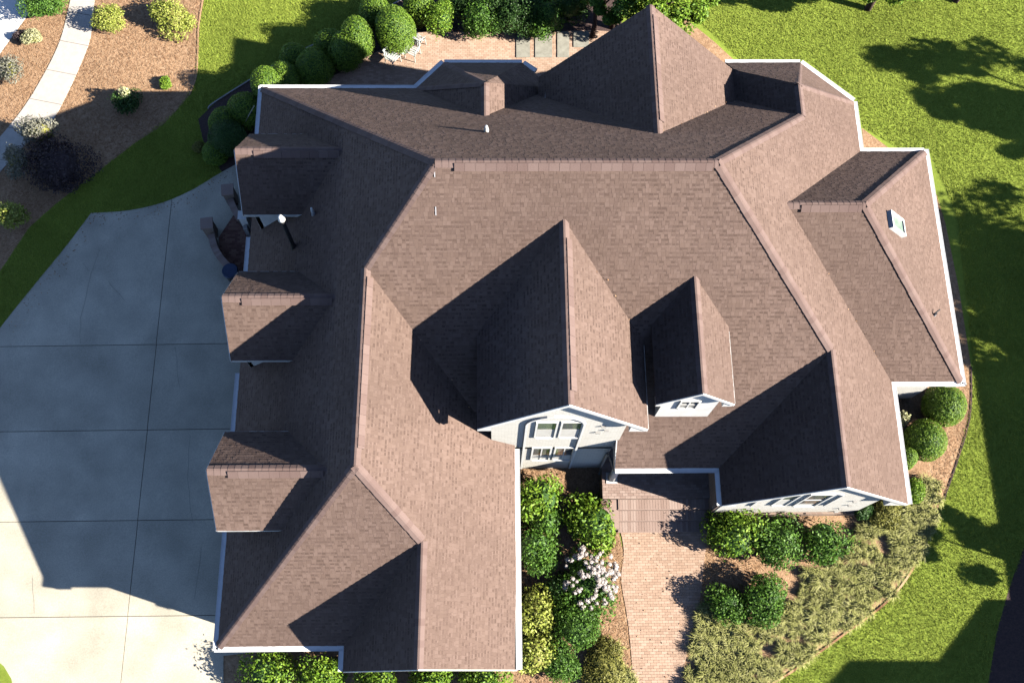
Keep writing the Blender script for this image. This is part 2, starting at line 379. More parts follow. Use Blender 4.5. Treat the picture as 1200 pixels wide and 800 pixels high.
# gutters: open troughs outside the eave edge
def gutter(a, b, out, zt=Z):
    a = Vector((a[0], a[1], zt)); b = Vector((b[0], b[1], zt)); o = Vector((out[0], out[1], 0)).normalized(); d = (b-a).normalized()
    prof = [(-.01, .0), (-.01, -.13), (.10, -.13), (.14, -.06), (.165, .0), (.15, .0), (.14, -.008), (.08, -.012), (.018, -.012), (.004, .0)]
    a = a-d*.0; n = len(prof); vs = []
    for p in (a, b):
        for (x, z) in prof: vs.append(p+o*x+Vector((0, 0, z-.02)))
    fs = [(i, (i+1) % n, n+(i+1) % n, n+i) for i in range(n)]
    mb = MB(); mb.add(vs, fs)
    for p, s in ((a, 1), (b, -1)):
        c = p+d*s*.004
        mb.add([c+o*x+Vector((0, 0, z-.02)) for x, z in ((-.01, 0), (-.01, -.13), (.10, -.13), (.14, -.06), (.165, 0))], [(0, 1, 2, 3, 4)])
    g = mb.build('gutter', M_gut, house)
    f = MB().prism([a+Vector((0, 0, -.02)), b+Vector((0, 0, -.02)), b+Vector((0, 0, -.24)), a+Vector((0, 0, -.24))], o*(-.03)).build('fascia', M_white, house)
    # soffit
    MB().prism([a-o*.03+Vector((0, 0, -.22)), b-o*.03+Vector((0, 0, -.22)), b-o*.5+Vector((0, 0, -.22)), a-o*.5+Vector((0, 0, -.22))], (0, 0, -.02)).build('soffit', M_white, house)
    return g
for y0, y1 in ((21.45, 17.55), (15.2, 12.45), (10.1, 7.08), (4.72, 1.0)): gutter((-8.64, y0), (-8.64, y1), (-1, 0))
gutter((-8.76, 1.12), (-4.57, 1.12), (0, -1)); gutter((-4.69, 1.0), (-4.69, .34), (-1, 0)) ; gutter((.75, .34), (.75, 7.4), (1, 0))
gutter((4.1, 6.70), (7.60, 6.70), (0, -1)); gutter((7.60, 6.60), (7.60, 5.45), (-1, 0))
gutter((13.80, 5.45), (13.80, 9.55), (1, 0)); gutter((13.80, 9.67), (16.37, 9.67), (0, -1)); gutter((16.25, 9.55), (16.25, 18.75), (1, 0))
gutter((16.25, 18.63), (13.80, 18.63), (0, 1)); gutter((13.80, 18.75), (13.80, 20.80), (1, 0))
gutter((13.80, 20.80), (11.95, 22.51), (1, 1.08)); gutter((11.97, 22.48), (9.05, 22.48), (0, 1))
gutter((-8.76, 21.33), (-2.80, 21.33), (0, 1)); gutter((-2.80, 21.40), (-1.79, 22.50), (-1.1, 1)); gutter((-1.79, 22.46), (1.2, 22.46), (0, 1)); gutter((1.2, 22.46), (1.68, 22.1), (1, 1.1))

# walls
foot = [(-8.2, 1.5), (-4.3, 1.5), (-4.3, .74), (.33, .74), (.33, 7.48), (4.05, 7.48), (4.05, 8.2), (7.95, 8.2), (7.95, 5.68), (13.1, 5.68), (13.1, 9.98),
        (15.85, 9.98), (15.85, 18.25), (13.4, 18.25), (13.4, 20.55), (11.8, 22.05), (9.3, 22.05), (8.55, 20.95), (2.0, 20.95), (1.6, 21.5), (1.0, 22.0), (-1.6, 22.0), (-2.6, 20.95), (-8.2, 20.95)]
MB().prism([(x, y, -1.2) for x, y in foot], (0, 0, 1.2+3.62)).build('walls', M_wall, house)
def gable_wall(x0, x1, y, z0, zl, xa, za, zr, depth, m=M_wall):
    return MB().prism([(x0, y, z0), (x1, y, z0), (x1, y, zr), (xa, y, za), (x0, y, zl)], (0, depth, 0)).build('gable_wall', m, house)
gable_wall(-.03, 4.17, 7.48, 3.4, 7.70, 2.13, 9.98, 7.66, 5.0)
gable_wall(7.98, 13.1, 5.68-.003, 3.4, 4.02, 10.71, 6.88, 4.36, 4.0)
gable_wall(-4.3, .33, .74-.003, 3.4, 4.1, sS.x, sS.z-.2, 4.1, 2.0)
gable_wall(5.28, 7.0, 8.1, 5.2, 7.8, 6.1, 8.62, 7.8, 2.0, M_white)
MB().prism([(2.0, 20.95, 3.4), (8.55, 20.95, 3.4), (8.6, 20.95, 5.4), (nN.x, 20.95, nN.z-.2), (2.0, 20.95, 4.8)], (0, -2, 0)).build('gable_wall', M_wall, house)

# rake boards, returns and soffits on the south gables
def rake(top, low, yf, drop=.20, depth=.04, wall_y=None):
    a, b = Vector((top[0], yf-.03, top[1]-.02)), Vector((low[0], yf-.03, low[1]-.02))
    MB().prism([a, b, b+Vector((0, 0, -drop)), a+Vector((0, 0, -drop))], (0, depth, 0)).build('rake_board', M_white, house)
    if wall_y: 
        a2 = a+Vector((0, depth, -.15)); b2 = b+Vector((0, depth, -.15))
        MB().prism([a2, b2, b2+Vector((0, 0, -.02)), a2+Vector((0, 0, -.02))], (0, wall_y-yf-depth+.05, 0)).build('soffit', M_white, house)
def ret(xo, xi, yf, yb, z, zi):
    MB().prism([(xo, yf, z), (xi, yf, zi), (xi, yf, z-.22), (xo, yf, z-.22)], (0, yb-yf, 0)).build('eave_return', M_white, house)
rake((cS.x, cS.z), (-.45, 7.45), 7.21, wall_y=7.48); rake((cS.x, cS.z), (4.73, 7.25), 7.21, wall_y=7.48)
ret(-.43, -.03, 7.22, 7.60, 7.30, 7.5); ret(4.70, 4.19, 7.22, 7.60, 7.12, 7.5)
rake((gS.x, gS.z), (7.60, Z), 5.45, wall_y=5.68); rake((gS.x, gS.z), (13.80, Z), 5.45, wall_y=5.68)
ret(7.62, 7.96, 5.46, 5.90, 3.68, 3.95); ret(13.78, 13.12, 5.46, 5.95, 3.68, 4.1)
rake((sS.x, sS.z), (-4.69, Z), .34, wall_y=.74); rake((sS.x, sS.z), (.75, 3.68), .34, wall_y=.74)
rake((dS.x, dS.z), (4.95, 7.68), 7.88, .14, wall_y=8.1); rake((dS.x, dS.z), (7.34, 7.63), 7.88, .14, wall_y=8.1)
ret(4.97, 5.27, 7.89, 8.2, 7.58, 7.75); ret(7.32, 7.02, 7.89, 8.2, 7.52, 7.72)
# eave boards on the raised gables' sides
for x, z, y0, y1, s in ((4.73, 7.25, 7.22, 9.9, 1), (7.34, 7.63, 7.89, 10.2, 1)):
    MB().box(min(x, x+s*.025), y0, z-.16, max(x, x+s*.025), y1, z-.01).build('fascia', M_white, house)
# porch roof's west end
MB().prism([(4.08, 6.70, Z-.02), (4.08, 7.47, on('S', 4.1, 7.5).z), (4.08, 7.47, 3.6), (4.08, 6.70, 3.56)], (.03, 0, 0)).build('rake_board', M_white, house)

# windows on the south gables
def window(x0, x1, z0, z1, y, nx=2, nz=2, blind=0.0, fr=.06):
    w_ = MB()
    w_.box(x0-fr, y-.05, z0-fr, x0, y+.02, z1+fr); w_.box(x1, y-.05, z0-fr, x1+fr, y+.02, z1+fr)
    w_.box(x0, y-.05, z1, x1, y+.02, z1+fr); w_.box(x0, y-.07, z0-fr, x1, y+.02, z0)
    W = w_.build('window', M_white, house)
    MB().box(x0, y-.012, z0, x1, y+.01, z1).build('pane', M_glass, W)
    g = MB()
    for i in range(1, nx): xx = x0+(x1-x0)*i/nx; g.box(xx-.02, y-.035, z0, xx+.02, y-.012, z1)
    for i in range(1, nz): zz = z0+(z1-z0)*i/nz; g.box(x0, y-.030, zz-.014, x1, y-.0125, zz+.014)
    g.build('glazing_bar', M_white, W)
    if blind: MB().box(x0+.01, y-.02, z0+.01, x1-.01, y-.0128, z0+(z1-z0)*blind).build('blind', M_blind, W)
    return W
for a, b in ((1.40, 1.97), (2.17, 2.76)):
    window(a, b, 5.2, 7.15, 7.478, 1, 1, .52); window(a, b, 1.75, 3.62, 7.478, 2, 1, .36)
window(9.62, 10.05, 2.5, 4.55, 5.675, 1, 1, .5); window(10.42, 11.12, 2.35, 4.52, 5.675, 1, 2, .05); 
window(5.84, 6.36, 6.45, 7.24, 8.098, 2, 2)
# tall arched surround round the centre windows
path = [(1.06, .3), (1.06, 6.9)]+[(1.95-.89*cos(t), 6.9+.98*sin(t)) for t in np.linspace(.1, pi-.1, 14)]+[(2.84, 6.9), (2.84, .3)]
def surround(path, y, wd=.07, dp=.07):
    cxm = sum(p[0] for p in path)/len(path); mb = MB(); vs = []
    for i, p in enumerate(path):
        a = Vector(path[max(i-1, 0)]); b = Vector(path[min(i+1, len(path)-1)]); d = (b-a).normalized(); n = Vector((-d.y, d.x))
        for (o_, yy) in ((-wd/2, y), (-wd/2, y-dp), (wd/2, y-dp), (wd/2, y)): vs.append((p[0]+n.x*o_, yy, p[1]+n.y*o_))
    fs = []
    for i in range(len(path)-1):
        for k in range(3): fs.append((i*4+k, i*4+k+1, i*4+4+k+1, i*4+4+k))
    mb.add(vs, fs); return mb.build('arched_surround', M_white, house)
surround(path, 7.479)
surround([(8.92, 2.3), (8.92, 4.35)]+[(10.2-1.28*cos(t), 4.35+.5*sin(t)) for t in np.linspace(.2, pi-.2, 10)]+[(11.48, 4.35), (11.48, 2.3)], 5.676, .05, .05)
# small grey blocks on the right and centre gable walls
for i, (x, z) in enumerate(((12.3, 3.1), (12.4, 2.3), (12.3, 1.6), (12.35, .95), (3.45, 6.6), (3.6, 6.1), (3.35, 5.8))):
    y = 5.675 if i < 4 else 7.478
    MB().box(x-.07, y-.06, z-.05, x+.07, y, z+.03).build('wall_block', M_pipe, house)
# brick plinth under the right gable and porch side wall
MB().box(7.9, 5.60, -.2, 13.16, 5.678, .78).build('brick_plinth', M_wallb, house)
MB().box(7.86, 5.70, -.2, 7.948, 8.2, 3.6).build('porch_side_wall', M_wallb, house)
MB().box(4.0-.12, 7.49, -.2, 4.052+.0, 8.2, 3.6).build('porch_side_wall', M_wallb, house)
# white porch column and downspout
col = empty('porch_column', (4.33, 6.95, .7)); col.parent = house; col.matrix_parent_inverse = Matrix.Translation(house.location).inverted()
MB().tube([(4.33, 6.95, .8), (4.33, 6.95, 2.2), (4.33, 6.95, 3.45)], .15, 16, .13).build('shaft', M_white, col, True)
MB().box(4.13, 6.75, .74, 4.53, 7.15, .86).build('plinth', M_white, col); MB().box(4.14, 6.76, 3.40, 4.52, 7.14, 3.56).build('capital', M_white, col)
MB().tube([(4.16, 6.66, 3.66), (4.12, 6.72, 3.4), (4.02, 7.3, 3.1), (3.98, 7.40, 2.8), (3.98, 7.41, .5), (3.95, 7.2, .3)], .045, 8).build('downspout', M_pipe, house)
MB().tube([(7.72, 6.68, 3.66), (7.80, 6.5, 3.4), (7.86, 5.95, 3.1), (7.87, 5.75, .3)], .04, 8).build('downspout', M_pipe, house)

# roof penetrations
def roofvent(name, label, x, y, z, h, r, m, cap=None, dark=False):
    MB().tube([(x, y, z-.25), (x, y, z+h)], r, 12).build(name, m, house)
    MB().tube([(x, y, z-.22), (x, y, z+.14)], r*2.0, 12, r*1.15).build('pipe_collar', M_dark if dark else M_flash, house)
    if cap: MB().tube([(x, y, z+h), (x, y, z+h+.05), (x, y, z+h+.16), (x, y, z+h+.24)], cap, 14, cap*.5).build('vent_cap', M_white, house, True)
p = on('N', -.15, 16.49); roofvent('vent_pipe', '', p.x, p.y, p.z, .12, .055, M_white, .085)
p = on('W', -6.59, 13.80); roofvent('flue_pipe', '', p.x, p.y, p.z, 2.1, .07, M_dark, .12, True)
p = on('W', -5.85, 14.61); roofvent('vent_pipe', '', p.x, p.y, p.z, .22, .05, M_white, .06)
p = on('eE', 15.05, 11.65); roofvent('vent_pipe', '', p.x, p.y, p.z, .18, .04, M_dark)
MB().tube([p+Vector((-.05, 0, .15)), p+Vector((.18, .16, .12))], .025, 6).build('vent_pipe', M_dark, house)
for yy in (13.78, 12.98):
    MB().prism([on('S', -1.635, yy-.09, .02), on('S', -1.605, yy-.09, .02), on('S', -1.605, yy+.09, .02), on('S', -1.635, yy+.09, .02)], (0, 0, .02)).build('roof_bracket', M_flash, house)
p = on('nW', 1.95, 20.0); MB().prism([p+Vector((0, 0, .02)), p+Vector((.3, .1, .05)), p+Vector((.05, .5, .03))], (0, 0, .03)).build('roof_flashing', M_flash, house)
# skylight on the east hip
a, b, k = PL['eE']; n = Vector((-a, -b, 1)).normalized(); t = (Vector((0, 0, 1))-n*n.z).normalized(); s = t.cross(n); c0 = on('eE', 13.32, 14.18)
MS = Matrix((( s.x, t.x, n.x, c0.x), (s.y, t.y, n.y, c0.y), (s.z, t.z, n.z, c0.z), (0, 0, 0, 1)))
mb = MB(); hw_, hh = .31, .52
for q in ((-hw_, -hh, hw_, -hh+.07), (-hw_, hh-.07, hw_, hh), (-hw_, -hh+.07, -hw_+.07, hh-.07), (hw_-.07, -hh+.07, hw_, hh-.07)): mb.box(q[0], q[1], -.05, q[2], q[3], .17, MS)
skl = mb.build('skylight', M_white, house); MB().box(-hw_+.07, -hh+.07, -.03, hw_-.07, hh-.07, .12, MS).build('pane', M_sky, skl)

# valley flashing lines: closed-cut valleys need none

# ================================================================== GROUND
def sheet(name, pts, off, m, parent=None, kind='structure', px=True):
    P = [G(u, v) for u, v in pts] if px else [Vector((x, y, gz(x))) for x, y in pts]
    P = [p+Vector((0, 0, off)) for p in P]
    tr = tessellate_polygon([P]); o = mesh(name, P, [tuple(t) for t in tr], m, parent)
    bm = bmesh.new(); bm.from_mesh(o.data)
    for f in bm.faces:
        f.normal_update()
        if f.normal.z < 0: f.normal_flip()
    bm.to_mesh(o.data); bm.free()
    if kind: o['kind'] = kind
    return o
S0 = 400
mesh('ground', [(-S0, -S0, gz(-S0)), (S0, -S0, gz(S0)), (S0, S0, gz(S0)), (-S0, S0, gz(-S0))], [(0, 1, 2, 3)], M_lawn)['kind'] = 'structure'

# driveway: slabs between the joints
drv_l = spline([(-30, 430), (0, 385), (38, 337), (75, 292), (107, 250)], 5)
drv_t = spline([(107, 250), (150, 247), (190, 238), (225, 223), (255, 205), (282, 190)], 5)
drive_px = [(-30, 900), (-30, 760)]+[(-30, 600)]+drv_l+drv_t[1:]+[(330, 190), (330, 760), (262, 768), (262, 900)]
drv = sheet('driveway', drive_px, .004, M_joint)
DP = [(G(u, v).x, G(u, v).y) for u, v in drive_px]
ys = [-6, -1.22, 2.33, 5.73, 9.13, 12.53, 21]
def xj(y): return -13.1 + (y-2.4)*.004 - (.05 if y > 9 else 0)
nsl = 0
for i in range(len(ys)-1):
    for (xa, xb) in ((-30, -13.0-.01*i), (-13.0-.01*i, -7.5)):
        y0, y1 = ys[i]+.012, ys[i+1]-.012
        c = cut(DP, xa+.012, xb-.012, y0, y1)
        if len(c) < 3 or abs(area(c)) < .05: continue
        P = [Vector((x, y, gz(x)-.02+random.uniform(0, .0))) for x, y in c]; lift = .048+random.uniform(-.003, .003)
        MB().prism(P, (0, 0, lift)).build('concrete_slab', M_concs[(1 if xa > -13 else 0)+((i+1) % 2)*(i % 3 > 0)], drv)

# hairline cracks in the slabs
cr_ = MB()
for pts in ([(117, 292), (108, 318), (95, 372), (94, 402)], [(127, 330), (146, 352)], [(97, 308), (104, 318)], [(223, 510), (219, 560), (226, 612)], [(236, 640), (228, 700)], [(38, 676), (40, 719)], [(205, 405), (210, 455)]):
    P = [G(u, v, .033) for u, v in pts]; Q = [P[0]]
    for a, b in zip(P, P[1:]):
        for k in (.33, .66, 1): Q.append(a.lerp(b, k)+Vector((random.uniform(-.03, .03), random.uniform(-.03, .03), 0)))
    for a, b in zip(Q, Q[1:]):
        d = (b-a).normalized(); n_ = Vector((-d.y, d.x, 0))*.006; cr_.add([a-n_, b-n_, b+n_, a+n_], [(0, 1, 2, 3)])
crk = mesh('crack', cr_.v, cr_.f, M_stain, drv); crk['kind'] = 'stuff'
# planting beds, walks
mulch_w = [(-60, -40), (240, -40), (238, 0), (233, 30), (232, 60), (230, 90), (222, 112), (205, 132), (189, 148), (158, 168), (118, 199), (91, 219), (64, 240), (34, 267), (0, 318), (-60, 380)]
sheet('west_bed', mulch_w, .004, M_mulch)
side_px = spline([(92, -40), (83, 0), (70, 50), (46, 98), (18, 140), (-30, 195)], 5)
side_r = spline([(-30, 235), (30, 170), (56, 150), (73, 122), (92, 82), (106, 45), (111, 0), (114, -40)], 5)
walk = sheet('sidewalk', side_px+side_r, .008, M_joint)
WPp = [(G(u, v).x, G(u, v).y) for u, v in side_px+side_r]
# slabs of the sidewalk, cut across its run
A0 = Vector((G(97, -30).x, G(97, -30).y)); A1 = Vector((G(0, 195).x, G(0, 195).y)); dd = (A1-A0).normalized(); pp = Vector((-dd.y, dd.x)); tot = (A1-A0).length
t_ = -1.0
while t_ < tot+2:
    c = clip(clip(WPp, -dd.x, -dd.y, -(A0.dot(dd)+t_+.01)), dd.x, dd.y, A0.dot(dd)+t_+1.5-.01)
    if len(c) >= 3 and abs(area(c)) > .05: MB().prism([Vector((x, y, gz(x)-.01)) for x, y in c], (0, 0, .045)).build('concrete_slab', M_walk, walk)
    t_ += 1.5
sheet('bright_apron', [(-60, -40), (14, -40), (34, 17), (0, 64), (-60, 150)], .03, M_pad)

hedge_bed = [(238, 165), (232, 140), (255, 118), (330, 72), (386, 44), (430, 22), (480, -5), (720, -40), (730, 40), (700, 60), (480, 104), (308, 104), (300, 200), (262, 206)]
sheet('hedge_bed', hedge_bed, .004, M_purple)
def edging(pts, name='bed_edging', wd=.05, h=.05, m=M_pipe):
    mb = MB(); P = [G(u, v) for u, v in spline(pts, 6)]
    for a, b in zip(P, P[1:]):
        d = (b-a).normalized(); n = Vector((-d.y, d.x, 0))*wd/2
        mb.prism([a-n, b-n, b+n, a+n], (0, 0, h))
    o = mb.build(name, m); o['kind'] = 'structure'; return o
edging([(244, 128), (255, 118), (330, 72), (386, 44), (430, 22), (480, -5)])
edging([(238, 0), (233, 30), (232, 60), (230, 90), (222, 112)], wd=.06, h=.04, m=M_mulch)

front_bed = [(604, 556), (604, 900), (743, 900), (742, 800), (736, 730), (728, 690), (731, 650), (724, 618), (708, 590), (706, 520), (604, 520)]
sheet('front_bed', front_bed, .004, M_mulch)
south_bed = [(262, 772), (262, 900), (604, 900), (604, 745), (262, 745)]
sheet('south_bed', south_bed, .004, M_mulch)
east_edge = spline([(905, 800), (930, 785), (990, 742), (1042, 702), (1073, 660), (1090, 618), (1104, 585), (1120, 545), (1134, 500), (1138, 460), (1138, 430)], 5)
east_bed = [(790, 900), (860, 840)]+east_edge+[(1124, 340), (1108, 262), (1096, 225), (1080, 215), (1040, 400), (840, 570), (830, 600), (826, 650), (820, 705), (804, 760)]
sheet('east_bed', east_bed, .004, M_mulch)
edging([(1138, 430), (1138, 470), (1134, 500), (1120, 545), (1106, 585)], wd=.05, h=.03, m=M_purple)
edging([(905, 800), (930, 785), (990, 742), (1042, 702), (1073, 660), (1090, 618)], wd=.07, h=.04, m=M_straw)
sheet('far_bed', [(1260, 560), (1200, 640), (1182, 690), (1168, 740), (1158, 800), (1140, 900), (1300, 900)], .004, M_purple)
sheet('corner_bed', [(1010, 150), (1012, 176), (1045, 176)], .004, M_mulch)
sheet('north_bed', [(775, 14), (790, 30), (828, 62), (858, 84), (866, 76), (838, 50), (806, 24), (785, 8)], .004, M_mulch)

# brick paving: running bond of real bricks
def paving(name, poly, m, off, bw=.20, bh=.095, ang=0.0, gap=.007, label=None, base=None, px=True, z=None, parent=None):
    Q = [(G(u, v).x, G(u, v).y) for u, v in poly] if px else poly
    ca, sa = cos(ang), sin(ang); q = [(x*ca+y*sa, -x*sa+y*ca) for x, y in Q]
    zz = (lambda x: gz(x)+off) if z is None else (lambda x: z)
    if base is None:
        bo = mesh(name, [(x, y, zz(x)) for x, y in Q], [tuple(t) for t in tessellate_polygon([[Vector((x, y, 0)) for x, y in Q]])], M_mort, parent)
        bm = bmesh.new(); bm.from_mesh(bo.data)
        for f in bm.faces:
            f.normal_update()
            if f.normal.z < 0: f.normal_flip()
        bm.to_mesh(bo.data); bm.free()
        if parent is None: bo['kind'] = 'structure'
    else: bo = base
    y0 = min(b for a, b in q); y1 = max(b for a, b in q); vs = []; fs = []; k = 0; y = y0
    while y < y1:
        band = clip(clip(q, 0, -1, -y), 0, 1, y+bh-gap)
        if len(band) >= 3:
            x = min(a for a, b in band)-(k % 2)*bw/2-.05; x = math.floor(x/bw)*bw+(k % 2)*bw/2; xe = max(a for a, b in band)
            while x < xe:
                c = cut(band, x, x+bw-gap, y, y+bh-gap); x += bw
                if len(c) < 3 or abs(area(c)) < 3e-4: continue
                if area(c) < 0: c = c[::-1]
                n = len(c); base_ = len(vs); h = .012+random.uniform(0, .006)
                W3 = [(a*ca-b*sa, a*sa+b*ca) for a, b in c]
                for X, Y in W3: vs.append((X, Y, zz(X)+h))
                for X, Y in W3: vs.append((X, Y, zz(X)-.002))
                fs.append(tuple(range(base_, base_+n)))
                for i in range(n): fs.append((base_+i, base_+n+i, base_+n+(i+1) % n, base_+(i+1) % n))
        y += bh; k += 1
    o = mesh('bricks', vs, fs, m, bo); o['kind'] = 'stuff'; return bo
walk_poly = spline([(708, 585), (724, 614), (731, 645), (728, 680), (736, 730), (742, 800), (744, 900)], 4)+spline([(797, 900), (800, 800), (806, 760), (820, 705), (826, 650), (832, 618), (833, 590)], 4)
paving('front_walk', walk_poly, M_brick, .008)
patio_poly = [(330, 118), (375, 98), (440, 62), (492, 38), (640, 38), (692, 36), (760, 40), (760, 120), (560, 120)]
paving('patio', patio_poly, M_brick, .008)
stoop_poly = [(257, 280), (277, 250), (300, 240), (330, 240), (330, 320), (270, 322), (259, 300)]
paving('side_stoop', stoop_poly, M_brickd, .12)

# front steps
stp = empty('front_steps', (5.9, 6.0, .2)); tag(stp, 'broad brick steps rising to the covered front porch', 'steps')
gz0 = gz(5.9)
for i, (y0, y1) in enumerate(((5.08, 5.46), (5.46, 5.84), (5.84, 6.22))):
    zt = gz0+.16*(i+1)
    tr = MB().box(4.55, y0, -.2, 7.84, y1+.02, zt).build('step', M_mort, stp)
    paving('tread', [(4.55, y0), (7.84, y0), (7.84, y1-.012), (4.55, y1-.012)], M_step, 0, .10, .36, z=zt+.001, parent=stp, px=False, base=tr)
    MB().box(4.53, y0-.025, zt-.03, 7.86, y0+.01, zt+.012).build('nosing', M_step, tr)
zt = gz0+.64
la = MB().box(3.98, 6.22, -.2, 7.90, 8.2, zt).build('landing', M_mort, stp)
paving('landing_brick', [(3.98, 6.20), (7.86, 6.20), (7.86, 8.19), (3.98, 8.19)], M_step, 0, .2, .10, z=zt+.001, px=False, base=la)
MB().box(3.95, 5.15, -.2, 4.54, 6.20, zt-.18).build('cheek_wall', M_step, stp)

# pots of flowers on the cheek wall
# ================================================================== PLANTS
def fast_mesh(name, V, quads, m, parent=None, tri=False):
    me = bpy.data.meshes.new(name); n = len(V); k = 3 if tri else 4; nf = len(quads)
    me.vertices.add(n); me.vertices.foreach_set('co', V.astype(np.float32).ravel())
    me.loops.add(nf*k); me.loops.foreach_set('vertex_index', quads.astype(np.int32).ravel())
    me.polygons.add(nf); me.polygons.foreach_set('loop_start', np.arange(0, nf*k, k, dtype=np.int32)); me.polygons.foreach_set('loop_total', np.full(nf, k, dtype=np.int32))
    me.update(calc_edges=True); return link(name, me, parent, m)
def leaves(P, Nn, ln, wd, jitter=.7):
    """rhombic leaves at points P facing roughly Nn"""
    n = len(P); Nn = Nn+rng.normal(0, jitter, (n, 3)); Nn /= np.linalg.norm(Nn, axis=1)[:, None]
    r = rng.normal(0, 1, (n, 3)); a = np.cross(Nn, r); a /= np.linalg.norm(a, axis=1)[:, None]; b = np.cross(Nn, a)
    l = (ln*rng.uniform(.5, 1.4, n))[:, None]; w_ = (wd*rng.uniform(.7, 1.2, n))[:, None]
    V = np.stack([P-a*l/2, P+b*w_/2+a*l*.08, P+a*l/2-Nn*l*.18, P-b*w_/2+a*l*.08], 1).reshape(-1, 3)
    return V, np.arange(4*n).reshape(-1, 4)
def blobdir(n, up=.0):
    d = rng.normal(0, 1, (n, 3)); d[:, 2] = np.abs(d[:, 2])*1.0-up; return d/np.linalg.norm(d, axis=1)[:, None]
def lumps(d, k=9, amp=.18, seed=0):
    r = np.random.default_rng(seed); c = r.normal(0, 1, (k, 3)); c[:, 2] = np.abs(c[:, 2])*.7; c /= np.linalg.norm(c, axis=1)[:, None]
    s = np.zeros(len(d))
    for ci in c: s = np.maximum(s, np.clip((d@ci-.72)/.28, 0, 1)**.6)
    return 1-amp+amp*1.25*s
def shrub(u, v, rpx, hm, kind, label, cat='shrub', group=None, leaf=(.085, .055), dens=1.0, clipd=False, name='shrub', ry=None, seed=None, amp=None):
    """rpx radius seen in the photograph; hm height in metres"""
    seed = seed if seed is not None else int(u*7+v)
    # crown centre seen at u,v at half height
    c = L(u, v, gz(G(u, v).x)+hm*.55); rad = (1.0 if clipd else 1.36)*rpx*CAMH*.00083*(CAMH-hm*.5)/CAMH; ry = (ry or 1)*rad
    g = gz(c.x); cen = np.array([c.x, c.y, g+hm*.40]); rz = hm*.60
    n = int(2300*dens*(rad*ry*1.6+.25)*(.005/(leaf[0]*leaf[1])))
    d = blobdir(n, .35); amp_ = amp if amp is not None else (.07 if clipd else .34)
    if clipd:
        s = (lumps(d, 7, amp_, seed)*(1-(rng.random(n)**2)*.18))[:, None]; P = cen+d*s*np.array([rad, ry, rz])
    else:                                     # several lobes grown together
        rs = np.random.default_rng(seed); k = 7 if rpx > 14 else 4; th = rs.uniform(0, 6.28, k)+np.arange(k)*2.4; ro = rs.uniform(.25, .52, k); sz = rs.uniform(.42, .64, k)
        off = np.stack([np.cos(th)*ro, np.sin(th)*ro, rs.uniform(-.35, .30, k)], 1); off[0] = 0, 0, .25; sz[0] = .62; ci = rs.integers(0, k, n)
        s = (lumps(d, 12, .22, seed)*(1-(rng.random(n)**1.7)*.55)*sz[ci])[:, None]
        spr = rng.random(n) < .05; s[spr] *= rng.uniform(1.05, 1.3, (spr.sum(), 1))
        P = cen+(off[ci]+d*s)*np.array([rad, ry, rz])*1.04
    P[:, 2] = np.maximum(P[:, 2], g+.03)
    V, Q = leaves(P, d*1.2+np.array([0, 0, .5]), leaf[0]*(1 if clipd else 1.1), leaf[1], .5 if clipd else .95)
    root = empty(name, (c.x, c.y, g)); tag(root, label, cat, group)
    fast_mesh('foliage', V, Q, LM[kind], root)
    # twigs and inner mass
    bm = bmesh.new(); bmesh.ops.create_icosphere(bm, subdivisions=3, radius=1)
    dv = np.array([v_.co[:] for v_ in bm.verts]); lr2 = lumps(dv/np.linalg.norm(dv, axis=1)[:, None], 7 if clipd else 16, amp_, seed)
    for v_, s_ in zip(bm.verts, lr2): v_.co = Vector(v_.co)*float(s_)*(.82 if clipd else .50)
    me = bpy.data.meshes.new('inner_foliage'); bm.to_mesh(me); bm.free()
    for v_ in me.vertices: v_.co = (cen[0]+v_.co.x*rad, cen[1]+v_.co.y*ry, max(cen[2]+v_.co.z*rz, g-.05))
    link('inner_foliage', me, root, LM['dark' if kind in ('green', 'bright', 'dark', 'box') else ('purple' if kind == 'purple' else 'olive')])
    mb = MB()
    for i in range(5):
        a = i*1.3+seed; mb.tube([(c.x+.04*cos(a), c.y+.04*sin(a), g-.05), (c.x+rad*.3*cos(a), c.y+ry*.3*sin(a), g+hm*.5)], .02, 5, .008)
    mb.build('stem', M_bark, root)
    return root

# hedge along the north-west bed and patio
hg = 'rounded hedge bushes between lawn and patio'
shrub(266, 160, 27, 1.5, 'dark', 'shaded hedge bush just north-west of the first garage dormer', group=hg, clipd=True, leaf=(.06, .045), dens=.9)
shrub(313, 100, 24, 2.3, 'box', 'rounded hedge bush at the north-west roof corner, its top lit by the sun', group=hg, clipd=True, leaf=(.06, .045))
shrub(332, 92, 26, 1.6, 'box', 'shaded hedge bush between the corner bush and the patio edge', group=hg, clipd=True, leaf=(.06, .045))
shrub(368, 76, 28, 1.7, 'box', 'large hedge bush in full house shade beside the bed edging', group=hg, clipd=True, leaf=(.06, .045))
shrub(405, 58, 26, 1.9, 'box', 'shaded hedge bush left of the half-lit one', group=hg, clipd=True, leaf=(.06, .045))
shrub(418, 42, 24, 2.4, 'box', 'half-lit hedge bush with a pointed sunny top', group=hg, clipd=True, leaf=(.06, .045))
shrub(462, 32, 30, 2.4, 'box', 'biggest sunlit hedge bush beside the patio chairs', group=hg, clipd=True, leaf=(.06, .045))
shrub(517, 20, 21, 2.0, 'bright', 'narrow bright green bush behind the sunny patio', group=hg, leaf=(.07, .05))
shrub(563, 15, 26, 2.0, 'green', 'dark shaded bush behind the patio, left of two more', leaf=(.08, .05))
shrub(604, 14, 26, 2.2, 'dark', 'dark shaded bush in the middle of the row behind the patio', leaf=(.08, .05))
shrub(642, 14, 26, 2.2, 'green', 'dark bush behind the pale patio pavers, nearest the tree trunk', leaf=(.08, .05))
shrub(232, 172, 8, .5, 'olive', 'tiny bush at the shaded end of the hedge bed', leaf=(.06, .04))

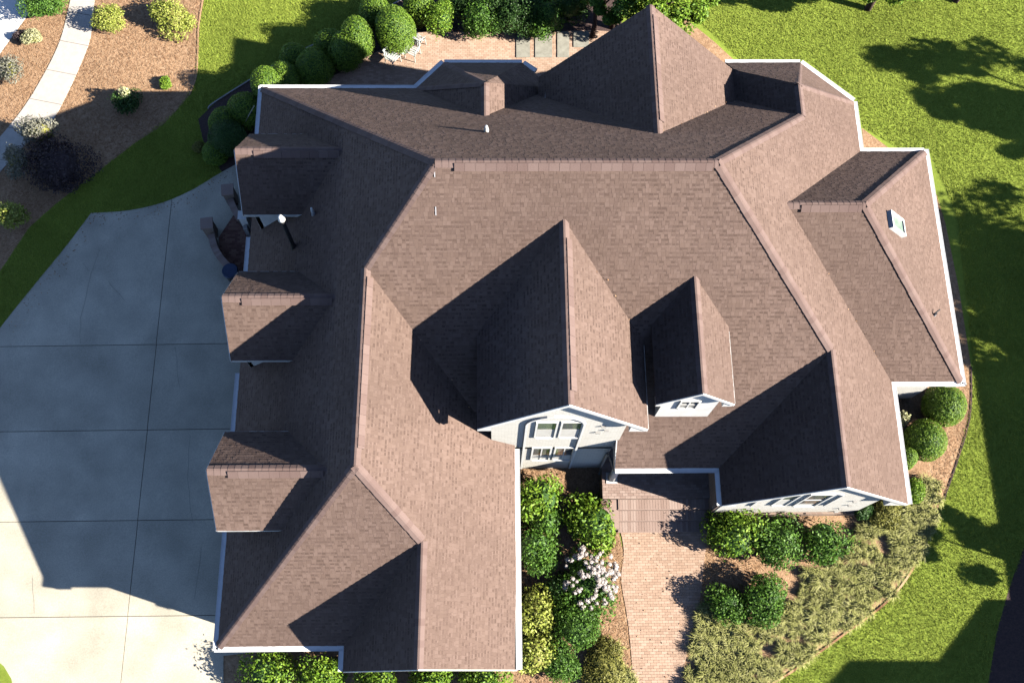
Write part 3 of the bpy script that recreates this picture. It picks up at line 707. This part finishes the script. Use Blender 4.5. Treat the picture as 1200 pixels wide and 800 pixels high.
for (u, v, rr, hh, lab) in ((287, 128, 26, 1.6, 'shaded hedge bush just outside the white north-west gutter'), (262, 142, 22, 1.4, 'shaded hedge bush against the bed edging at the dark west end'), (252, 178, 18, 1.0, 'low shaded hedge bush at the very end of the hedge, by the driveway'),
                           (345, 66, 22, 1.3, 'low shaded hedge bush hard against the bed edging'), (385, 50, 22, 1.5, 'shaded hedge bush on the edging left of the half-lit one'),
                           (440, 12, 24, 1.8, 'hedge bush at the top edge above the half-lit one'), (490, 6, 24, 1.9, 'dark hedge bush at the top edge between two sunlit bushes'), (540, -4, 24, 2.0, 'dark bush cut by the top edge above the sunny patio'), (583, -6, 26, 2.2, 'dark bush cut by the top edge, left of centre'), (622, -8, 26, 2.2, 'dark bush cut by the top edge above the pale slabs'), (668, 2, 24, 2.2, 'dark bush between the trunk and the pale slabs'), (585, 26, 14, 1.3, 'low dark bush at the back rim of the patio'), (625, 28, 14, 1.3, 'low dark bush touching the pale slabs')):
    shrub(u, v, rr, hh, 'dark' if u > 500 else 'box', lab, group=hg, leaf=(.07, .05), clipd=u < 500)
# west bed
shrub(50, 4, 25, 1.4, 'green', 'green bush between the bright apron and the sidewalk', leaf=(.07, .05))
shrub(123, 19, 19, 1.2, 'lime', 'yellow-green bush on the right edge of the sidewalk', leaf=(.07, .05))
shrub(197, 18, 30, 1.2, 'lime', 'wide yellow-green shrub at the top of the mulch bed', leaf=(.08, .05), ry=.85)
shrub(193, 95, 8, .4, 'bright', 'tiny green bush alone in the sunlit mulch', leaf=(.06, .04))
shrub(148, 117, 16, .95, 'dark', 'small bush with cream sunlit tips at the shadow edge', leaf=(.08, .06)) 
shrub(147, 110, 9, 1.15, 'cream', 'cream variegated sprigs rising from the small bush at the shadow edge', leaf=(.09, .06))
shrub(37, 42, 12, .6, 'cream', 'pale variegated bush beside the bright apron', leaf=(.07, .04))
shrub(22, 42, 7, .4, 'purple', 'small reddish bush touching the pale variegated one', leaf=(.06, .04))
shrub(8, 80, 18, 1.0, 'grey', 'grey-leaved bush at the left picture edge above the sidewalk', leaf=(.09, .05))
shrub(64, 190, 38, 1.8, 'purple', 'big dark purple bush beside the end of the sidewalk', leaf=(.09, .055))
shrub(44, 152, 24, 2.3, 'grey', 'sunlit upper sprigs of the big purple bush, the light put into grey leaf colour', leaf=(.1, .05), ry=.6)  # top of the purple bush; sunlight on it painted as grey leaves
shrub(18, 185, 16, 2.0, 'grey', 'sunlit sprigs on the left of the big purple bush, the light put into grey leaf colour', leaf=(.11, .05))  # left side of the purple bush, its sunlight also painted grey
shrub(13, 248, 17, 1.6, 'lime', 'yellow-leaved bush alone near the left picture edge', leaf=(.1, .06))

# south bed, under the garage gutter
sb = 'bushes along the south garage wall'
for u, r, lab in ((311, 27, 'bright bush at the garage wall, leftmost of the row'), (378, 23, 'bright bush below the inner corner of the garage gutter'), (445, 23, 'bright bush under the dark roof slope at the bottom edge'),
                  (508, 22, 'bright bush below the small gable peak'), (568, 24, 'bright bush last in the row before the white corner gutter')):
    shrub(u, 792 if u < 400 else 801, r, 1.5, 'bright', lab, group=sb, leaf=(.10, .065))

# front bed
shrub(634, 580, 27, 1.7, 'bright', 'leafy bush under the tall windows, against the roof edge', leaf=(.13, .075))
shrub(628, 640, 24, 1.5, 'green', 'dark green bush half shaded beside the white gutter', leaf=(.10, .07))
shrub(699, 615, 31, 1.4, 'bright', 'round bright bush left of the front walk', leaf=(.12, .075))
shrub(640, 610, 18, 1.2, 'green', 'small green bush between the window bush and the dark one', leaf=(.10, .07))
hyd = shrub(691, 678, 35, 1.0, 'green', 'hydrangea covered in white flower heads beside the front walk', 'hydrangea', name='hydrangea', leaf=(.12, .08), dens=.6)
shrub(678, 734, 29, 1.2, 'green', 'rounded green bush below the white hydrangea', leaf=(.08, .05))
shrub(629, 715, 19, 1.2, 'lime', 'yellow-green bush along the white gutter, upper one', leaf=(.11, .07), ry=1.4)
shrub(628, 765, 19, 1.2, 'lime', 'yellow-green bush along the white gutter, at the bottom', leaf=(.11, .07), ry=1.3)
shrub(652, 690, 18, .8, 'dark', 'low dark bush between the yellow-green one and the hydrangea', leaf=(.08, .06))
shrub(655, 778, 21, .8, 'green', 'low blue-green bush at the bottom of the front bed', leaf=(.07, .04))
shrub(714, 782, 25, .6, 'olive', 'olive clump at the bottom left of the walk', leaf=(.10, .03), ry=1.1)
shrub(657, 762, 9, .6, 'purple', 'small reddish bush between two green ones in the front bed', leaf=(.08, .05))
# hydrangea heads
r0 = random.Random(4)
bm = bmesh.new(); V_ = []; 
nP = 46; P = blobdir(nP, .1)*.075
for i in range(100):
    a = r0.uniform(0, 2*pi); rr = sqrt(r0.random()); c = L(691, 678, .6)
    X = c.x+cos(a)*rr*1.0; Y = c.y+sin(a)*rr*1.12; Zc = gz(X)+1.16-.42*rr*rr+r0.uniform(-.04, .05)
    if i == 0:
        V, Q = leaves(P, P/.075, .06, .055, .3); fl0 = fast_mesh('flower_head', V, Q, M_petal, None)
        o = fl0
    else: o = bpy.data.objects.new('flower_head', fl0.data); COL.objects.link(o)
    o.parent = hyd; o.matrix_parent_inverse = Matrix.Identity(4)
    o.location = Vector((X, Y, Zc))-hyd.location; s_ = r0.uniform(.75, 1.45); o.scale = (s_, s_, s_*.8); o.rotation_euler.z = r0.uniform(0, 6)
# pink flowers by the steps
fp = shrub(711, 590, 8, .7, 'green', 'small pot plant with pink flowers at the left of the steps', 'plant', name='flowering_plant', leaf=(.06, .04), dens=.5)
P = blobdir(60, .1)*.2; V, Q = leaves(P+np.array([fp.location.x, fp.location.y, fp.location.z+.55]), P, .06, .05); fast_mesh('flowers', V, Q, M_pink, fp)

# east of the porch
shrub(865, 628, 30, 1.6, 'bright', 'bright yellow-green bush right of the steps, first of three under the gable', leaf=(.11, .07))
shrub(914, 633, 27, 1.5, 'green', 'green bush in the middle of three under the right gable', leaf=(.10, .06))
shrub(966, 629, 24, 1.4, 'green', 'green bush last of three under the right gable', leaf=(.10, .06))
shrub(896, 699, 27, 1.3, 'green', 'round dark green bush at the shaded bend of the walk', leaf=(.08, .055))
shrub(854, 706, 20, 1.1, 'green', 'smaller green bush between the walk and the round dark one', leaf=(.08, .055))
shrub(1108, 473, 27, 1.5, 'box', 'clipped round bush tucked under the east wing corner', leaf=(.06, .045), clipd=True)
shrub(1086, 514, 26, 1.4, 'box', 'clipped round bush between the other two beside the white east gutter', leaf=(.06, .045), clipd=True)
shrub(1062, 536, 14, 1.2, 'box', 'clipped bush half hidden under the white east gutter', leaf=(.06, .045), clipd=True)
shrub(1058, 490, 9, 1.0, 'cream', 'pale leafy plant in the shaded inner corner of the east wall', leaf=(.1, .06))
shrub(1040, 598, 18, .8, 'olive', 'olive bush at the right gable corner', leaf=(.09, .035))
shrub(1012, 596, 12, .9, 'dark', 'dark small bush in the shadow at the right gable corner', leaf=(.09, .05))
shrub(1072, 575, 13, .8, 'bright', 'small bright bush beside the lower end of the east gutter', leaf=(.07, .04))

# ---------------------------------------------------------------- grasses
def inside(poly, X, Y):
    n = len(poly); c = np.zeros(len(X), bool); j = n-1
    for i in range(n):
        xi, yi = poly[i]; xj_, yj = poly[j]
        cond = ((yi > Y) != (yj > Y)) & (X < (xj_-xi)*(Y-yi)/((yj-yi) if yj != yi else 1e-9)+xi)
        c ^= cond; j = i
    return c
def gpoly(px): return [(G(u, v).x, G(u, v).y) for u, v in px]
def scatter(px, dens, excl=()):
    Q = gpoly(px); xs = [p[0] for p in Q]; ys_ = [p[1] for p in Q]
    n = int((max(xs)-min(xs))*(max(ys_)-min(ys_))*dens); X = rng.uniform(min(xs), max(xs), n); Y = rng.uniform(min(ys_), max(ys_), n)
    k = inside(Q, X, Y)
    for e in excl: k &= ~inside(gpoly(e), X, Y)
    return X[k], Y[k]
def blades(name, X, Y, h, wd, lean, m, kind='stuff'):
    n = len(X); a = rng.uniform(0, 2*pi, n); b = rng.uniform(0, 2*pi, n); hh = h*rng.uniform(.5, 1.2, n); z = SL*X
    tw = np.stack([np.cos(b), np.sin(b), 0*b], 1)*(wd/2); le = np.stack([np.cos(a)*lean*rng.uniform(.2, 1, n)*h, np.sin(a)*lean*h, hh], 1)
    B = np.stack([X, Y, z-.005], 1); V = np.stack([B-tw, B+tw, B+le], 1).reshape(-1, 3)
    o = fast_mesh(name, V, np.arange(3*n).reshape(-1, 3), m, tri=True); o['kind'] = kind; return o
lawn_w = [(238, 0), (232, 60), (228, 100), (205, 132), (158, 168), (91, 219), (34, 267), (0, 318), (-10, 395), (38, 340), (75, 294), (107, 251), (150, 248), (190, 239), (225, 224), (262, 204), (238, 165), (232, 140), (255, 118), (330, 72), (386, 44), (430, 22), (480, -5)]
lawn_e = [(650, -5), (785, 0), (806, 16), (838, 42), (872, 76), (900, 74), (945, 72), (1004, 115), (1012, 150), (1060, 178), (1090, 178), (1120, 250), (1130, 330), (1140, 430), (1139, 465), (1121, 547), (1105, 587), (1091, 620), (1074, 662), (1043, 704), (991, 744), (931, 787), (905, 803), (1158, 803), (1168, 740), (1182, 690), (1210, 620), (1210, -5)]
lawn_s = [(-5, 772), (20, 805), (-5, 805)]
for px, nm, lab in ((lawn_w, 'lawn_grass', 'grass of the lawn between the mulch bed and the driveway'), (lawn_e, 'lawn_grass', 'grass of the lawn along the right side of the house'), (lawn_s, 'lawn_grass', 'small wedge of grass at the bottom left corner of the driveway')):
    X, Y = scatter(px, 1300 if px is not lawn_e else 950); o = blades(nm, X, Y, .075, .022, 1.0, M_blade); tag(o, lab, 'grass')
sheet('lawn_wedge', [(-40, 770), (-5, 772), (5, 780), (14, 795), (20, 830), (-40, 830)], .035, M_lawn)

# ornamental grass bed right of the walk: clumps of arching blades
lir = [(802, 800), (806, 762), (824, 705), (832, 690), (850, 722), (890, 730), (935, 700), (940, 672), (990, 652), (1010, 616), (1040, 600), (1072, 560), (1100, 575), (1092, 612), (1075, 656), (1043, 698), (990, 738), (930, 781), (902, 800), (870, 830), (800, 830)]
X0, Y0 = scatter(lir, 12)
def clumps(name, X0, Y0, nb, R, h, m, label, wd=.02):
    n = len(X0)*nb; ci = np.repeat(np.arange(len(X0)), nb); a = rng.uniform(0, 2*pi, n); sc_ = np.repeat(rng.uniform(.6, 1.25, len(X0)), nb); l = R*rng.uniform(.35, 1.15, n)*sc_; hh = h*rng.uniform(.5, 1.1, n)*sc_
    cx = X0[ci]+rng.normal(0, .05, n); cy = Y0[ci]+rng.normal(0, .05, n); z = SL*cx; da = np.stack([np.cos(a), np.sin(a)], 1); pe = np.stack([-np.sin(a), np.cos(a)], 1)
    def pt(f, hf, s): return np.stack([cx+da[:, 0]*l*f+pe[:, 0]*wd*s, cy+da[:, 1]*l*f+pe[:, 1]*wd*s, z+hh*hf], 1)
    V = np.stack([pt(0, 0, -.5), pt(0, 0, .5), pt(.45, .95, .5), pt(.45, .95, -.5), pt(1, .45, .12), pt(1, .45, -.12)], 1).reshape(-1, 3)
    b = np.arange(n)*6; Q = np.concatenate([np.stack([b, b+1, b+2, b+3], 1), np.stack([b+3, b+2, b+4, b+5], 1)])
    o = fast_mesh(name, V, Q, m); o['kind'] = 'stuff'; tag(o, label, 'ornamental grass'); return o
clumps('ornamental_grass', X0, Y0, 190, .32, .30, M_lirio, 'khaki ornamental grass filling the curved bed right of the brick walk', wd=.013)
X0, Y0 = scatter([(1040, 590), (1068, 556), (1100, 560), (1096, 600), (1080, 640), (1050, 640)], 8); clumps('ornamental_grass', X0, Y0, 120, .3, .3, M_lirio, 'sparser ornamental grass at the top of the curved bed below the clipped bushes')
X0, Y0 = scatter([(696, 770), (730, 756), (741, 770), (742, 803), (690, 803)], 10); clumps('ornamental_grass', X0, Y0, 140, .28, .28, M_lirio, 'small patch of ornamental grass left of the walk at the bottom edge')
# pine straw on the beds
def straw(px, dens, label, excl=()):
    X, Y = scatter(px, dens, excl); n = len(X); a = rng.uniform(0, 2*pi, n); l = rng.uniform(.05, .16, n)/2; w_ = .006; z = SL*X+.012+rng.uniform(0, .03, n)
    d = np.stack([np.cos(a)*l, np.sin(a)*l, rng.uniform(-.015, .015, n)], 1); p_ = np.stack([-np.sin(a)*w_, np.cos(a)*w_, 0*a], 1); B = np.stack([X, Y, z], 1)
    V = np.stack([B-d-p_, B+d-p_, B+d+p_, B-d+p_], 1).reshape(-1, 3); o = fast_mesh('pine_straw', V, np.arange(4*n).reshape(-1, 4), M_straw); o['kind'] = 'stuff'; tag(o, label, 'mulch')
pad_px = [(-60, -40), (14, -40), (34, 17), (0, 64), (-60, 150)]
straw([p for p in mulch_w if p[0] > -61], 260, 'pine straw scattered over the bed on the left', (side_px+side_r, pad_px))
straw(front_bed, 320, 'pine straw in the bed left of the brick walk')
straw(east_bed[-9:]+east_edge[::-1][:26], 200, 'pine straw in the bed right of the brick walk')

# fallen leaves along the kerb of the driveway and on the roof near the valleys
def litter(n, fn, label=None, parent=None):
    P = np.array([fn() for _ in range(n)]); V, Q = leaves(P, np.tile([0, 0, 1.], (n, 1)), .06, .04, .5); o = fast_mesh('fallen_leaves', V, Q, M_straw, parent); o['kind'] = 'stuff'
    if label: tag(o, label, 'leaves')
def near_edge():
    i = rng.integers(0, len(drv_l+drv_t)-1); q = (drv_l+drv_t)[i]; q2 = (drv_l+drv_t)[i+1]; t_ = rng.random(); g = G(q[0]+(q2[0]-q[0])*t_+abs(rng.normal(0, 9)), q[1]+(q2[1]-q[1])*t_+abs(rng.normal(0, 7)), .045); return (g.x, g.y, g.z+.01)
litter(260, near_edge, 'small fallen leaves blown along the curved edge of the driveway')
def on_walk():
    g = G(rng.uniform(735, 830), rng.uniform(625, 800), .03); return (g.x, g.y, g.z+.01)
litter(60, on_walk, 'small fallen leaves on the front brick walk')
def valley():
    a, b = [(GN, VX), (eW, on('eS', 13.80, 9.67)), (nS, VN), (cN, X3('cE', 'S', ('x', 4.73)))][rng.integers(0, 4)]; p = a.lerp(b, rng.random()**.6); return (p.x+rng.normal(0, .05), p.y+rng.normal(0, .05), p.z+.05)
litter(70, valley, None, house)
# ---------------------------------------------------------------- trees
def tree(x, y, h, R, kind, label, group=None, leaf=(.20, .13), n=9000, clumpsn=46, trunk_r=.16, seed=1, zlow=.35, flat=.75):
    r = np.random.default_rng(seed); g = gz(x); root = empty('tree', (x, y, g)); tag(root, label, 'tree', group)
    mb = MB(); top = Vector((x+.2, y, g+h*.62)); mb.tube([(x, y, g-.2), (x+.06, y+.05, g+h*.25), (x+.1, y-.03, g+h*.45), top], trunk_r, 10, trunk_r*.45)
    mb.build('trunk', M_bark, root, True)
    C_ = []; lim = MB(); zc = g+h*(zlow+1)/2; rz = h*(1-zlow)/2
    for i in range(clumpsn):
        d = r.normal(0, 1, 3); d /= np.linalg.norm(d); f = r.uniform(.45, 1)**.6
        c = np.array([x, y, zc])+d*np.array([R, R, rz])*f*.86; C_.append(c)
        if i % 3 == 0:
            z0 = g+h*r.uniform(.3, .6); lim.tube([(x+.08, y, z0), tuple((np.array([x, y, z0])*.5+c*.5)+np.array([0, 0, .2])), tuple(c)], trunk_r*.35, 6, .02)
    lim.build('limbs', M_bark, root, True)
    C_ = np.array(C_); ci = r.integers(0, clumpsn, n); cr = (R*.24*r.uniform(.6, 1.25, clumpsn))[ci]
    d = r.normal(0, 1, (n, 3)); d /= np.linalg.norm(d, axis=1)[:, None]; P = C_[ci]+d*(cr*r.uniform(.3, 1, n)**.5)[:, None]*np.array([1, 1, flat])
    V, Q = leaves(P, d+np.array([0, 0, .8]), leaf[0], leaf[1]); fast_mesh('crown', V, Q, LM[kind], root)
    return root
def crown_tree(u, v, zc, R, kind, label, base=None, **k):
    p = L(u, v, zc); b = G(*base) if base else p
    g = gz(p.x); return tree(p.x, p.y, zc-g+R*.8, R, kind, label, zlow=.25, **k)
crown_tree(795, -24, 4.2, 1.8, 'bright', 'bright leafy tree just behind the peak of the tall north gable', n=22000, seed=3, leaf=(.12, .08))
crown_tree(728, -26, 3.4, 1.7, 'green', 'tree behind the patio slabs, left of the bright one', n=20000, seed=4, leaf=(.12, .08))
crown_tree(1055, -58, 4.2, 1.9, 'bright', 'tree at the top edge, its branches hanging over the right lawn', n=20000, seed=5, leaf=(.12, .08))
crown_tree(1165, -66, 4.2, 2.0, 'bright', 'tree at the top right corner over the lawn', n=20000, seed=6, leaf=(.12, .08))
a_ = G(694, 44); MB().tube([a_+Vector((0, 0, -.1)), a_+Vector((.05, .15, .8)), L(697, -10, 2.6)], .13, 9, .07).build('tree_trunk', M_bark, None, True)
bpy.data.objects['tree_trunk'].parent = bpy.data.objects['tree.001']; bpy.data.objects['tree_trunk'].matrix_parent_inverse = Matrix.Translation(bpy.data.objects['tree.001'].location).inverted()
def shade_tree(u, v, zc, R, seed, lab, n=9000, clumpsn=40):
    g = G(u, v); t = (zc-g.z)/SUN.z; p = g+SUN*t
    tree(p.x, p.y, zc-gz(p.x)+R*.75, R, 'green', lab, seed=seed, n=n, clumpsn=clumpsn, zlow=.30, leaf=(.24, .16))
shade_tree(1140, 95, 6.5, 2.7, 21, 'tree to the right whose shade dapples the upper lawn')
shade_tree(1225, 160, 6.5, 2.4, 22, 'tree to the right shading the lawn edge')
shade_tree(1172, 330, 6.0, 2.4, 29, 'tree to the right, between the two that shade the lawn by the east wing', n=14000)
shade_tree(1188, 290, 6.0, 3.0, 23, 'tree to the right shading the lawn beside the east wing')
shade_tree(1192, 380, 6.0, 2.9, 24, 'tree to the right beside the neighbouring house', n=12000)
shade_tree(1125, 640, 4.2, 1.5, 25, 'small tree in front of the neighbouring house', n=2500, clumpsn=22)

# neighbouring house to the south-east, beyond the right edge of the picture
nb = empty('neighbour_house', (28, 0, gz(28))); tag(nb, 'neighbouring brick house beyond the right edge whose roof shades the lawn', 'house')
x0, x1 = 23.5, 34.0
MB().prism([(x0, -16, -1), (x0, -3.05, -1), (x0, -3.05, 6.6), (x0, -9.0, 9.2), (x0, -16, 6.2)], (x1-x0, 0, 0)).build('main_block', M_soil, nb)
MB().prism([(x0, -3.05, -1), (x0, .56, -1), (x0, .56, 3.9), (x0, -3.05, 5.3)], (x1-x0, 0, 0)).build('side_block', M_soil, nb)
MB().prism([(x0, .56, -1), (x0, 9.5, -1), (x0, 9.5, 3.5), (x0, .56, 3.5)], (x1-x0, 0, 0)).build('low_block', M_soil, nb)
for (ya, za, yb, zb) in ((-9.0, 9.3, -3.02, 6.7), (-9.0, 9.3, -16, 6.3), (-3.03, 5.40, .6, 4.0)):
    MB().prism([(x0-.02, ya, za), (x0-.02, yb, zb), (x0-.02, yb, zb-.1), (x0-.02, ya, za-.1)], (x1-x0+.04, 0, 0)).build('roof', M_deck, nb)

# ================================================================== SMALL THINGS
def chair(u, v, rot, label, m):
    p = G(u, v); root = empty('patio_chair', (p.x, p.y, p.z)); tag(root, label, 'chair', 'metal patio chairs'); M = Matrix.Translation(p)@Matrix.Rotation(rot, 4, 'Z')
    mb = MB()
    for i in range(5): mb.box(-.25, -.22+i*.095, .42, .25, -.22+i*.095+.06, .44, M)
    mb.build('seat', m, root)
    mb = MB()
    for i in range(5): mb.box(-.22+i*.095, .24, .44, -.22+i*.095+.05, .27, .92, M)
    mb.box(-.26, .235, .90, .26, .275, .95, M); mb.build('backrest', m, root)
    for sx in (-1, 1):
        for sy in (-1, 1): MB().tube([M@Vector((sx*.25, sy*.24, 0)), M@Vector((sx*.23, sy*.22, .43))], .018, 6).build('leg', m, root)
        MB().tube([M@Vector((sx*.26, -.22, .43)), M@Vector((sx*.27, -.22, .66)), M@Vector((sx*.27, .25, .68))], .02, 6).build('armrest', m, root)
    return root
M_chair = mat('pale_metal', two((.45, .5, .48), (.62, .66, .62)), 5, .4)
chair(461, 74, .9, 'pale metal patio chair in the shade, nearest the hedge', M_chair)
chair(484, 66, -.5, 'pale metal patio chair standing on the shadow line', M_chair)
chair(490, 53, 2.4, 'pale metal patio chair in full sun by the big hedge bush', M_chair)
p = G(473, 60); tb = empty('patio_table', p); tag(tb, 'small round pale patio table between the chairs', 'table')
MB().tube([p+Vector((0, 0, .70)), p+Vector((0, 0, .73))], .36, 24).build('table_top', M_chair, tb); MB().tube([p, p+Vector((0, 0, .7))], .03, 8).build('leg', M_chair, tb)
MB().tube([p, p+Vector((0, 0, .03))], .2, 16).build('base', M_chair, tb)
# pale pavers at the back of the patio
for i, (a, b, c, d_) in enumerate(((605, 621, 38, 68), (627, 647, 38, 68), (653, 667, 38, 68), (672, 690, 38, 56))):
    q = [G(a, c), G(b, c), G(b, d_), G(a, d_)]; o = MB().prism([x+Vector((0, 0, .005)) for x in q], (0, 0, .05)).build('stone_slab', M_stone)
    tag(o, ['leftmost pale stone slab behind the patio', 'second pale stone slab from the left behind the patio', 'third pale stone slab behind the patio, right of the wide one', 'rightmost pale stone slab, at the foot of the tree trunk'][i], 'paving slab', 'pale stone slabs at the back of the patio')
# thin pole among the hedges
a = G(276, 163); b = L(298, 124, 1.5); o = MB().tube([a, b], .02, 6).build('garden_pole', M_stone); tag(o, 'thin pale pole leaning among the shaded hedge bushes', 'pole')

# side entry: piers, low curved walls, bin, planter
def pier(u, v, label):
    p = G(u, v, .5); g = gz(p.x); r = empty('brick_pier', (p.x, p.y, g)); tag(r, label, 'pier', 'brick piers at the side entry')
    M = Matrix.Translation((p.x, p.y, g))@Matrix.Rotation(.12, 4, 'Z')
    MB().box(-.2, -.2, -.1, .2, .2, .95, M).build('shaft', M_wallb, r); MB().box(-.24, -.24, .951, .24, .24, 1.03, M).build('cap_stone', M_step, r)
pier(246, 268, 'brick pier at the driveway side of the side entry, by the curved wall'); pier(270, 229, 'brick pier at the north end of the side entry')
def lowwall(pts, h, label):
    P = [G(u, v, .3) for u, v in spline(pts, 5)]; r = MB(); c = MB()
    for a, b in zip(P, P[1:]):
        d = (b-a).normalized(); n = Vector((-d.y, d.x, 0))
        A = Vector((a.x, a.y, gz(a.x)-.1)); B = Vector((b.x, b.y, gz(b.x)-.1)); r.prism([A-n*.10, B-n*.10, B+n*.10, A+n*.10], (0, 0, h+.1))
        c.prism([v_+Vector((0, 0, h+.101)) for v_ in (A-n*.13, B-n*.13, B+n*.13, A+n*.13)], (0, 0, .06))
    o = r.build('brick_wall', M_wallb); tag(o, label, 'wall'); c.build('coping', M_step, o)
lowwall([(250, 279), (254, 294), (261, 306), (270, 316), (280, 324)], .62, 'low curved brick wall edging the side entry')
lowwall([(272, 238), (277, 250), (284, 262)], .62, 'short brick wall running from the north pier to the house')
p = G(270, 318, .8); r = empty('waste_bin', (p.x, p.y, gz(p.x))); tag(r, 'round bin with a dark blue lid beside the middle dormer', 'bin')
MB().tube([(p.x, p.y, gz(p.x)), (p.x, p.y, gz(p.x)+.85)], .24, 20, .29).build('body', M_dark, r, True); MB().tube([(p.x, p.y, gz(p.x)+.851), (p.x, p.y, gz(p.x)+.93)], .32, 24, .29).build('lid', M_blue, r)
p = G(286, 256, 1.0); r = empty('wall_lantern', (p.x, p.y, 0)); 
tag(r, 'white square box beside the gutter at the side entry', 'box')
MB().box(p.x-.14, p.y-.15, gz(p.x), p.x+.14, p.y+.15, 1.0).build('body', M_white, r); MB().box(p.x-.17, p.y-.18, 1.001, p.x+.17, p.y+.18, 1.04).build('lid', M_white, r); r.name = 'utility_box'
p = G(289, 269, .6); o = MB().box(p.x-.08, p.y-.08, gz(p.x), p.x+.08, p.y+.08, .55).build('garden_light', M_pipe); tag(o, 'small grey post light below the white box at the side entry', 'post light')
